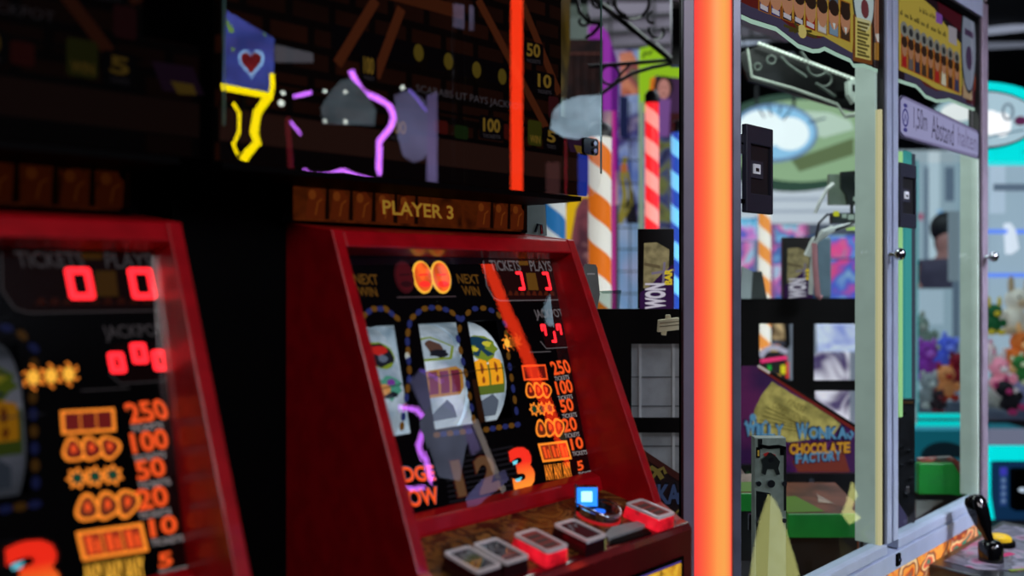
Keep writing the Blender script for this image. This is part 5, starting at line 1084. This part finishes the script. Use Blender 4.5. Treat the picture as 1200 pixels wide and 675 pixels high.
# neon border sign in the first cut-out
f = FR(4.6); t = thing('neon_sign', 'small dark sign with pink bulbs and white arched lettering in the cut-out', 'neon sign', f.w(*f.px(910, 450)))
b = MB(M('sign_dark', (18,14,24), .5)); b.pp(f, [(888,412),(922,412),(926,448),(888,448)], -.02, 0); b.build('sign_board', t)
b = MB(E('bulb_pink', (255,60,130), 1.1))
for i in range(8):
    c = f.px(893+i*3.9, 423-i*.55); b.prism(f, ell(c[0], c[1], .0085, .0085, 10), 0, .008)
b.mat(E('bulb_red', (250,70,60), 1))
for i in range(4): c = f.px(922.5, 426+i*5); b.prism(f, ell(c[0], c[1], .008, .008, 10), 0, .008)
b.build('bulbs', t)
b = MB(E('sign_letter', (190,186,210), .8)); 
for i, ch in enumerate('ARCADE'[:0]): pass
b.stroke(f, f.pxs([(891,418),(896,411),(904,407),(912,408),(922,413)]), .026, 0, .006); b.mat(E('sign_green', (40,190,70), .9)); b.quad(f, 900, 428, 903, 434, 0, .006); b.mat(E('sign_yellow', (230,220,40), .9)); b.quad(f, 915, 428, 920, 438, 0, .006); b.mat(E('sign_amber', (220,160,80), .8)); b.pp(f, [(899,436),(914,440),(914,447),(906,446)], 0, .006); b.build('sign_figures', t)
# far right : cyan crane machine with plush toys
CY_ = E('cyan_lit', (0,225,225), .95)
f = FR(5.0); xl, xr = 1072, 1262
t = thing('crane_machine', 'cyan-lit crane machine full of plush toys at the right edge', 'crane machine', f.w(f.px((xl+xr)/2, 300)[0], -H, -.35))
b = MB(E('crane_teal', (20,110,130), .6)); b.pp(f, [(xl,497),(1163,497),(1163,609),(xl,609)], -.7, -.02); b.pp(f, [(1155,520),(xr,520),(xr,609),(1155,609)], -.7, -.02); b.mat(CY_); b.quad(f, 1150, 522, xr, 609, -.02, 0); b.mat(E('cyan_soft', (70,170,200), .7)); b.quad(f, xl, 499, 1130, 504, -.02, .01); b.build('base_cabinet', t)
b = MB(E('navy_panel', (16,50,86), .7)); b.prism(f, f.pxs([(1161,541),(1166,540),(xr-8,540),(xr-8,648),(1196,640),(1178,633),(1166,612),(1161,580)]), 0, .012); b.build('navy_door', t)
b = MB(CY_); b.pp(f, [(1155,609),(xr,609),(xr,830),(1155,830)], -.02, -.0); b.mat(E('crane_teal', (20,110,130), .6)); b.pp(f, [(xl,600),(1155,600),(1155,608),(xl,608)], -.02, -.01); b.build('lower_front', t)
b = MB(BLK); b.prism(f, rrect(f.px(1181,0)[0], f.px(0,596)[1], f.px(1212,0)[0], f.px(0,547)[1], .02), .012, .06); v = b.build('bill_validator', t, bevel=.006)
b = MB(E('validator_light', (190,210,230), .9)); c = f.px(1190.5, 571); b.prism(f, ell(c[0], c[1], .02, .012, 14), .06, .066); b.build('validator_light', v)
b = MB(E('label_blue', (40,70,130), .7)); b.quad(f, 1170, 547, 1178, 592, .012, .016); b.mat(E('label_violet', (60,60,180), .8)); b.quad(f, 1170, 547, 1178, 556, .016, .018)
b.mat(E('label_mark', (110,140,180), .7))
for y in (562, 570, 578, 586): c = f.px(1174, y); b.prism(f, ell(c[0], c[1], .012, .012, 10), .016, .018)
b.build('instruction_label', t)
b = MB(CY_); b.quad(f, xl, 485, 1126, 490, -.02, .015); b.quad(f, xl, 494, 1126, 499, -.02, .015); b.quad(f, 1155, 522, xr, 528, 0, .015); b.mat(E('dark_bowl', (14,34,44), .6)); b.prism(f, ell(f.px(1108,536)[0], f.px(1108,536)[1], .13, .085, 24, 0, 0, math.pi), -.02, .012); b.build('cyan_trim', t, label='glowing cyan trim lines')
b = MB(E('shelf_lilac', (120,126,150), .7)); b.quad(f, 1148, 503, xr, 521, -.02, .02); b.mat(E('crane_deck', (40,50,70), .6)); b.add([f.w(f.px(xl,0)[0], f.px(0,492)[1], 0), f.w(f.px(xr,0)[0], f.px(0,492)[1], 0), f.w(f.px(xr,0)[0], f.px(0,492)[1]+.01, -.7), f.w(f.px(xl,0)[0], f.px(0,492)[1]+.01, -.7)], [[0,1,2,3]]); b.build('prize_deck', t)
fb = FR(5.68); b = MB(E('crane_back', (164,184,198), .88)); b.pp(fb, [(1060,338),(1120,338),(1120,180),(1250,180),(1250,480),(1060,480)], -.02, 0); b.mat(E('crane_pale_band', (190,206,222), .85)); b.quad(fb, 1076, 340, 1104, 380, 0, .02); b.quad(fb, 1160, 190, 1176, 250, 0, .02); b.mat(E('crane_shade', (110,126,146), .7));  b.quad(fb, 1162, 216, 1215, 224, 0, .03); b.quad(fb, 1116, 290, 1121, 485, 0, .04); b.mat(E('crane_blue_line', (110,150,255), .9)); b.quad(fb, 1155, 269, xr, 274, 0, .04); b.quad(fb, 1155, 320, xr, 325, 0, .06); b.mat(E('crane_white', (230,235,245), .95)); b.pp(fb, [(1176,262),(1182,270),(1186,292),(1178,298)], 0, .08); b.build('back_panel', t)
b = MB(E('crane_post', (150,164,176), .65)); b.quad(f, xl-6, 188, xl, 497, -.02, .02); b.quad(f, 1162, 240, 1174, 330, -.5, -.47); b.mat(E('crane_post_cyan', (60,180,190), .7)); b.quad(f, xl, 188, xl+2, 490, -.01, .02); b.build('front_post', t)
b = MB(CY_); c = f.px(1152, 140); b.prism(f, [(max(a_, c[0]+.02), z_) for a_, z_ in ell(c[0], c[1], .42, .215, 44)], -.2, -.02); b.quad(f, 1156, 178, xr+10, 189, -.2, -.02); b.build('cyan_topper', t)
b = MB(E('oval_black', (20,40,52), .6)); b.prism(f, ell(c[0], c[1]+.0, .305, .166, 44), -.02, 0); b.mat(E('oval_pale', (176,206,220), .85)); b.prism(f, ell(c[0], c[1], .29, .152, 44), 0, .01); b.mat(E('oval_hot', (248,250,252), 1.05)); b.prism(f, ell(c[0]+.03, c[1]-.02, .07, .07, 24), .01, .014); b.prism(f, ell(c[0]+.10, c[1]-.03, .05, .07, 24), .01, .014); b.prism(f, ell(c[0]-.14, c[1]+.04, .10, .05, 24), .01, .014); b.mat(E('oval_grey', (120,140,156), .8)); b.outline(f, ell(c[0]+.13, c[1]+.04, .035, .05, 18), .014, .014, .018); b.mat(E('oval_plum', (96,40,80), .8)); b.prism(f, ell(c[0]+.20, c[1]-.01, .035, .026, 14), .014, .018); b.mat(E('oval_line', (100,130,150), .8)); b.stroke(f, [(c[0]+.02, c[1]-.10), (c[0]+.22, c[1]-.06)], .01, .014, .018); b.build('oval_sign', t, label='glowing white oval sign ringed in cyan')
b = MB(glass('crane_glass', 1.4, (240,250,255))); b.sheet(f, f.pxs([(1074,190),(xr,190),(xr,490),(1074,490)]), -.018); b.build('crane_pane', t)
def plush(px, py, D, r, c1, c2, label, ears='round', tilt=0):
    f_ = FR(D); p = f_.w(*f_.px(px, py)); r *= .84; base = Vector((p.x, p.y, max(p.z-r*1.6, H-.775)))
    t_ = thing('plush_toy', label, 'plush toy', base, 'plush toys in the crane machine')
    rot = Matrix.Rotation(tilt, 3, FWD); Q = lambda a, z, h: base+Vector((0, 0, r*.9))+rot @ (RGT*a*r-FWD*h*r+Z3*z*r)
    m1 = M('plush_%d_%d_%d' % c1, c1, .9, emit=.35, noise=.1); m2 = M('plush_%d_%d_%d' % c2, c2, .9, emit=.35, noise=.1)
    b_ = MB(m1); b_.ball(Q(0,0,0), r*.8, r*.7, r*.9); b_.build('body', t_, smooth=True)
    b_ = MB(m1); b_.ball(Q(0,1.25,.1), r*.72); b_.build('head', t_, smooth=True)
    for s in (-1, 1):
        b_ = MB(m2); b_.ball(Q(.5*s, 1.9 if ears == 'round' else 2.1, .1), r*.24, r*.18, r*.28 if ears == 'round' else r*.6); b_.build('ear', t_, smooth=True)
        b_ = MB(m1); b_.ball(Q(.8*s,.2,.3), r*.25, r*.3, r*.4); b_.build('arm', t_, smooth=True)
        b_ = MB(m2); b_.ball(Q(.45*s,-.65,.55), r*.3, r*.4, r*.28); b_.build('foot', t_, smooth=True)
    b_ = MB(m2); b_.ball(Q(0,1.1,.7), r*.34, r*.3, r*.26); b_.build('muzzle', t_, smooth=True)
    b_ = MB(M('plush_eye', (8,8,10), .2))
    for s in (-1, 1): b_.ball(Q(.28*s,1.4,.74), r*.08)
    b_.build('eyes', t_)
for a in ((1108,446,5.22,.085,(206,132,80),(150,40,30),'orange plush with dark red ears below the right window middle'),
          (1084,420,5.35,.10,(130,50,160),(160,90,190),'purple plush behind the pale one at the right window'),
          (1101,412,5.6,.10,(80,100,220),(120,140,235),'blue plush at the back of the crane machine'),
          (1122,430,5.48,.08,(120,14,34),(90,10,24),'dark red plush beside the window jamb'),
          (1088,455,5.2,.085,(130,136,140),(170,174,172),'pale grey plush low behind the right window'),
          (1098,472,5.12,.055,(40,24,30),(110,40,50),'small black plush in front of the orange one'),
          (1082,388,5.6,.10,(120,140,130),(150,160,150),'sage green plush hanging high behind the right window'),
          (1164,372,5.3,.075,(20,84,44),(190,170,40),'dark green plush with yellow ears at the right edge'),
          (1188,362,5.5,.12,(200,196,180),(170,150,120),'cream plush with tan ears at the far right'),
          (1190,410,5.45,.11,(196,100,36),(220,170,110),'large orange plush lying at the right frame edge'),
          (1164,416,5.35,.075,(206,190,190),(190,120,150),'white plush with pink ears near the end post'),
          (1174,438,5.2,.09,(226,140,160),(200,190,190),'pink plush in front of the white one'),
          (1200,430,5.2,.07,(40,110,50),(190,200,160),'green plush beside the pink one'),
          (1196,456,5.4,.10,(112,116,150),(70,74,110),'blue-grey plush at the right bottom'),
          (1164,470,5.32,.08,(150,156,150),(110,116,116),'grey speckled plush at the heap bottom'),
          (1184,484,5.14,.08,(18,16,22),(150,40,90),'black plush with plum ears at the heap front')):
    plush(*a, ears='long' if len(a[6]) % 3 == 0 else 'round', tilt=RND.uniform(-.5, .5))
# person far behind the right window
def skin_mesh(name, verts, edges, radii, m, parent, sub=2):
    o = Vector((0, 0, 0)); q = parent
    o = parent.location
    me = bpy.data.meshes.new(name); me.from_pydata([Vector(v)-o for v in verts], edges, []); ob = bpy.data.objects.new(name, me); COL.objects.link(ob); ob.parent = parent
    sk = ob.modifiers.new('Skin', 'SKIN'); sk.use_smooth_shade = True
    for i, r in enumerate(radii): me.skin_vertices[0].data[i].radius = (r, r) if not isinstance(r, tuple) else r
    me.skin_vertices[0].data[0].use_root = True
    s_ = ob.modifiers.new('Subdivision', 'SUBSURF'); s_.levels = sub; s_.render_levels = sub
    me.materials.append(m); return ob
fpz = FR(6.3); ax = fpz.px(1111, 300)[0]; pb = fpz.w(ax, -H)
per = thing('person', 'blurred dark-haired person in grey and teal behind the right window', 'person', pb)
W = lambda a, z, h=0: pb+RGT*a+Z3*z-FWD*h
SKN = M('skin', (176,124,116), .6, emit=.25); 
vs = [W(0,.95),W(0,1.15),W(0,1.38),W(0,1.48),W(0,1.56),W(0,1.70),W(.18,1.40),W(.25,1.13),W(.16,.95,.18),W(-.18,1.40),W(-.26,1.14),W(-.20,1.16,.24),W(.10,.88),W(.12,.48,.03),W(.13,.08),W(.14,.03,.14),W(-.10,.88),W(-.13,.48,.05),W(-.16,.08),W(-.17,.03,.14),W(.14,.90,.26),W(-.17,1.19,.32)]
ed = [(0,1),(1,2),(2,3),(3,4),(4,5),(2,6),(6,7),(7,8),(8,20),(2,9),(9,10),(10,11),(11,21),(0,12),(12,13),(13,14),(14,15),(0,16),(16,17),(17,18),(18,19)]
rd = [.14,.13,.15,.06,.085,.09,.062,.048,.035,.062,.048,.035,.09,.06,.042,.035,.09,.06,.042,.035,.03,.03]
skin_mesh('body', vs, ed, rd, SKN, per)
skin_mesh('jacket', [W(0,.93),W(0,1.15),W(0,1.38),W(0,1.48),W(.18,1.42),W(.25,1.13),W(.17,.98,.16),W(-.18,1.40),W(-.26,1.14),W(-.21,1.155,.20)], [(0,1),(1,2),(2,3),(2,4),(4,5),(5,6),(2,7),(7,8),(8,9)], [.165,.16,.19,.12,.095,.065,.05,.095,.065,.05], M('jacket_grey', (70,64,84), .8, emit=.3), per)
skin_mesh('trousers', [W(0,.93),W(.10,.86),W(.12,.48,.03),W(.13,.10),W(-.10,.86),W(-.13,.48,.05),W(-.16,.10)], [(0,1),(1,2),(2,3),(0,4),(4,5),(5,6)], [.155,.10,.072,.055,.10,.072,.055], M('trousers_teal', (30,74,96), .8, emit=.3), per)
b = MB(M('hair_dark', (16,14,18), .6)); b.ball(W(0,1.70,-.035), .105, .105, .115); b.ball(W(.01,1.62,-.07), .095, .07, .13); b.build('hair', per, smooth=True)
b = MB(M('eye_dark', (20,14,14), .4)); b.ball(W(-.03,1.65,.092), .012); b.ball(W(.03,1.65,.092), .012); b.mat(M('mouth', (130,60,60), .5)); b.ball(W(0,1.575,.09), .022, .01, .007); b.mat(SKN); b.ball(W(0,1.615,.10), .012, .018, .016); b.build('face', per, smooth=True)
# ================================================================ ACROSS THE AISLE : what the glass reflects
def mir(p, yg): return Vector((p.x, 2*yg-p.y, p.z))
class MPlane(Plane):
    """plane standing across the aisle; its mirror image in a pane at Y=yg is what the glass shows"""
    def __init__(s, D, yg):
        s.f = FR(D); s.yg = yg; s.o = mir(s.f.o, yg); s.ex = Vector((s.f.ex.x, -s.f.ex.y, 0)); s.ey = Z3.copy(); s.n = Vector((s.f.n.x, -s.f.n.y, 0))
    def px(s, x, y): return s.f.px(x, y)
A4 = MPlane(4.0, 1.10)
def acr(name, label, cat, parts, mp=A4):
    allp = [mp.w(*mp.px(*q)) for pr in parts for q in pr[1]]
    c = sum(allp, Vector())/len(allp)
    t = thing(name, label, cat, (c.x, c.y, min(p.z for p in allp)))
    for nm, pts, kind, m, w in parts:
        b = MB(m)
        if kind == 'poly': b.prism(mp, mp.pxs(pts), -.02, 0)
        elif kind == 'front': b.prism(mp, mp.pxs(pts), 0, .008)
        else: b.tube([mp.w(*mp.px(*q), .02) for q in pts], w, 8)
        b.build(nm, t)
    zb = min(p.z for p in allp); b = MB(BLK); b.lathe((c.x, c.y-.05, 0), [(.10,0),(.10,.02),(.015,.03),(.015,max(zb+.1,.1))], 12); b.build('stand', t)
    return t
def heart(cx, cy, r, n=26): 
    out = []
    for i in range(n):
        q = 2*math.pi*i/n; x = 16*math.sin(q)**3; y = 13*math.cos(q)-5*math.cos(2*q)-2*math.cos(3*q)-math.cos(4*q); out.append((cx+x*r/16, cy-y*r*1.25/16))
    return out
BLUS = E('sign_blue', (78,92,190), 4.2, 6); NY = E('neon_yellow', (255,228,0), 7.5); NP = E('neon_violet', (208,112,255), 12.0)
acr('heart_sign', 'blue lit sign with a red heart across the aisle', 'lit sign', [
    ('sign_face', [(265,12),(320,44),(319,112),(261,98)], 'poly', BLUS, 0), ('heart_rim', heart(295,73,15), 'front', E('heart_rim', (150,200,255), 5), 0)])
h_ = [o for o in COL.objects if o.name.startswith('heart_sign')][0]
b = MB(E('heart_red', (190,50,60), 2.6, 9)); b.prism(A4, A4.pxs(heart(295,73,12)), .008, .014); b.build('heart', h_)
b = MB(NY); b.prism(A4, A4.pxs([(260,98),(320,110),(320,117),(260,106)]), 0, .012); b.tube([A4.w(*A4.px(*q), .02) for q in ((320,88),(321,100),(319,113))], .012); b.build('yellow_border', h_)
b = MB(E('confetti', (140,190,90), 3)); b.prism(A4, A4.pxs([(266,23),(272,31),(275,37),(270,39),(266,31)]), 0, .01); b.prism(A4, A4.pxs([(271,56),(275,57),(273,61)]), 0, .01); b.prism(A4, A4.pxs([(309,38),(312,41),(310,43)]), 0, .01); b.build('confetti', h_)
for pts, r_ in (([(275,122),(282,133),(282,155),(275,170),(280,182)], .008), ([(317,113),(303,133),(299,155),(303,168),(292,180),(286,189)], .02)):
    b = MB(NY); b.tube([A4.w(*A4.px(*q), .02) for q in pts], r_, 8); b.build('neon_tube', h_)
acr('violet_neon_outline', 'bent violet neon outline across the aisle', 'neon tube', [('neon_tube', [(412,84),(418,97),(426,109),(445,117),(457,125),(462,137),(459,149),(445,166),(445,186),(444,204),(438,211)], 'tube', NP, .017), ('neon_tube', [(357,200),(364,206),(374,207),(388,205),(402,200),(414,205),(428,210),(438,211)], 'tube', NP, .012), ('neon_tube', [(345,114),(366,109)], 'tube', NP, .01), ('neon_tube', [(341,143),(347,150),(353,158)], 'tube', NP, .006)], MPlane(5.6, 1.10))
acr('pillar_reflection_standin', 'added red strip standing in for the pillar reflection', 'reflection stand-in', [('light_tube', [(598.5,-20),(612.5,-20),(612.5,300),(598.5,300)], 'poly', E('pillar_reflection_red', (255,56,22), 6.5), 0)])  # added glowing strip; its mirror image stands in for the orange pillar's reflection
acr('pale_oval_lamp', 'pale blue oval lamp across the aisle', 'lamp', [('lamp_face', [(645,150),(648,130),(660,118),(680,112),(705,111),(712,114),(712,165),(690,164),(660,160)], 'poly', E('pale_blue_lamp', (176,206,226), 4.6, 7), 0)], MPlane(3.6, 1.10))
acr('pale_haze_shapes', 'added pale glowing shapes for the haze reflected in the display glass', 'arcade cabinet', [('haze_shape', [(462,112),(480,104),(497,118),(501,131),(501,178),(495,186),(484,190),(472,182),(466,160)], 'poly', E('haze_pale', (130,130,176), 3.2, 3), 0), ('haze_shape', [(376,126),(388,106),(400,94),(412,92),(428,108),(440,128),(438,146),(378,144)], 'poly', E('haze_grey', (110,124,134), 2.6, 6), 0), ('edge', [(480,106),(490,118),(500,131)], 'tube', E('edge_violet', (150,120,255), 4), .005), ('column', [(500,112),(512,108),(512,220),(500,222)], 'poly', E('column_pale', (150,136,196), 2.6, 3), 0), ('shade', [(322,52),(366,62),(366,72),(322,72)], 'poly', E('shade_grey', (110,112,122), 2.2), 0)], MPlane(4.6, 1.10))  # added glowing shapes that make the pale reflected haze in the glass
acr('pale_poster', 'small pale poster on the wall across the aisle', 'poster', [('sheet', [(531,4),(555,7),(555,35),(531,30)], 'poly', E('poster_lilac', (120,114,146), 2.6, 9), 0)])
acr('coloured_reflection_strips', 'added thin pink and blue glowing strips for the glass reflections', 'lamp', [('lamp', [(663,120),(668,120),(668,240),(663,240)], 'poly', E('strip_pink', (200,40,60), 2.2), 0), ('lamp', [(678,180),(690,180),(690,245),(678,245)], 'poly', E('strip_blue', (40,70,200), 2.4), 0), ('lamp', [(694,150),(712,150),(712,245),(694,245)], 'poly', E('strip_grey', (120,120,126), 1.8), 0), ('lamp', [(334,140),(338,136),(344,205),(338,205)], 'poly', E('strip_dim_red', (150,30,50), 1.3), 0), ('lamp', [(640,190),(656,190),(656,235),(640,235)], 'poly', E('strip_dim_rose', (110,70,70), 1.3), 0)], MPlane(4.25, 1.10))  # added glowing strips, placed only for coloured stripes reflected in the glass
b = MB(E('spot_white', (240,250,240), 6))
t = thing('ceiling_spotlights', 'small white spotlights across the aisle', 'spotlight', A4.w(*A4.px(370,120)))
for x, y, r in ((330,121,.014),(332,109,.010),(381,107,.008),(405,108,.008),(381,142,.008),(405,143,.010),(472,103,.010)): c = A4.px(x, y); b.prism(A4, ell(c[0], c[1], r, r, 12), 0, .01)
b.build('lamp_heads', t)
class GPlane(Plane):
    """added plane over the aisle, placed for its mirror image in the sloping slot glass"""
    def __init__(s, D):
        n = Vector((0, -.969, .2465)); s.f = FR(D); rf = lambda v: v-n*2*v.dot(n)
        s.o = s.f.o-n*2*(s.f.o-GP.o).dot(n); s.ex = rf(s.f.ex); s.ey = rf(s.f.ey); s.n = rf(s.f.n)
    def px(s, x, y): return s.f.px(x, y)
G3 = GPlane(3.0)
t = thing('added_reflection_sheets', 'added pale lilac sheets that only feed the slot glass reflection', 'reflection_sheet', G3.w(*G3.px(520, 540)))  # added glowing sheets, here only for pale reflections in the slot glass
for m_, pts in ((E('reflect_pale', (150,158,190), 2.6, 5), [(452,478),(470,452),(498,470),(505,500),(494,545),(470,540)]), (E('reflect_lilac', (130,126,186), 2.6, 5), [(500,566),(520,545),(548,535),(552,546),(520,570),(504,590)]), (E('reflect_lilac', (130,126,186), 2.6, 5), [(535,628),(552,590),(566,572),(588,580),(600,598)]), (E('reflect_cream', (190,176,170), 2.4), [(512,478),(518,474),(548,558),(543,562)]), (E('reflect_tan', (150,136,100), 1.8, 6), [(612,500),(636,462),(664,500),(674,560),(660,568),(650,520),(630,512)])):
    b = MB(m_); b.prism(G3, G3.pxs(pts), -.01, 0); b.build('reflect_sheet', t)
b = MB(BLK); c = G3.w(*G3.px(530, 450)); b.tube([c, Vector((c.x, c.y, 3.6))], .008, 6); b.build('hanging_cord', t)
B4 = MPlane(3.4, 1.006)
acr('cream_reflection_shapes', 'added cream glowing shapes reflected in the left window', 'drape', [('drape', [(902,580),(908,586),(915,600),(924,630),(934,662),(940,690),(878,690),(884,650),(892,610)], 'poly', E('cream_lit', (206,208,130), 5.5), 0), ('drape', [(1000,566),(1005,580),(998,596),(1012,610),(1022,626),(1022,646),(1012,650),(1008,630),(996,614),(988,604),(994,590)], 'poly', E('cream_lit', (206,208,130), 5.5), 0)], B4)  # added glowing shapes cut to form the cream reflection in the pane
# ================================================================ LIGHT
def area(name, loc, tgt, size, power, col=(1,1,1), sy=None):
    l = bpy.data.lights.new(name, 'AREA'); l.energy = power; l.size = size; l.color = col
    if sy: l.shape = 'RECTANGLE'; l.size_y = sy
    o = bpy.data.objects.new(name, l); COL.objects.link(o); o.location = loc; o.rotation_euler = (Vector(tgt)-Vector(loc)).to_track_quat('-Z', 'Y').to_euler(); return o
area('machine_light', (2.5, 1.35, H+ZT+.03), (2.5, 1.35, 0), 1.4, 14, (.92,1,.96), .4)
area('hall_light', (5.2, 4.4, 3.5), (5.2, 4.4, 0), 2.5, 60, (.85,.92,1))
area('hall_light', (5.2, 1.8, 3.5), (5.0, 1.6, 0), 2.0, 40, (.85,.92,1))
area('aisle_fill', (-.2, -1.6, 3.1), (1.25, 1.0, .9), 1.0, 36, (1,.9,.92))  # added unseen fill that brightens the red cabinets
area('aisle_fill', (.6, -3.4, 3.3), (2.8, .9, .5), 1.0, 50, (.75,.82,1))  # added unseen fill aimed at the coin pusher front
l_ = area('window_fill', (3.2, -1.6, 2.9), (3.1, 1.0, .75), .8, 20, (.8,.86,1)); l_.data.spread = math.radians(52)  # added narrow unseen fill that brightens the pusher's posts and rails
w = bpy.data.worlds.new('World'); SC.world = w; w.use_nodes = True
w.node_tree.nodes['Background'].inputs[0].default_value = (.010,.011,.018,1); w.node_tree.nodes['Background'].inputs[1].default_value = .5
# ================================================================ CAMERA
cam = bpy.data.cameras.new('Camera'); co = bpy.data.objects.new('Camera', cam); COL.objects.link(co)
co.location = CAM; co.rotation_euler = (math.pi/2, 0, -math.pi/4)
cam.sensor_width = 36; cam.lens = 36*F/1200; cam.shift_y = (CY-337.5)/1200
cam.dof.use_dof = True; cam.dof.focus_distance = 1.95; cam.dof.aperture_fstop = 1.7
cam.clip_start = .02
SC.camera = co
SC.view_settings.view_transform = 'Standard'; SC.view_settings.look = 'None'; SC.view_settings.exposure = 0
SC.cycles.max_bounces = 8; SC.cycles.transparent_max_bounces = 16; SC.cycles.use_denoising = True
SC.cycles.sample_clamp_indirect = 4
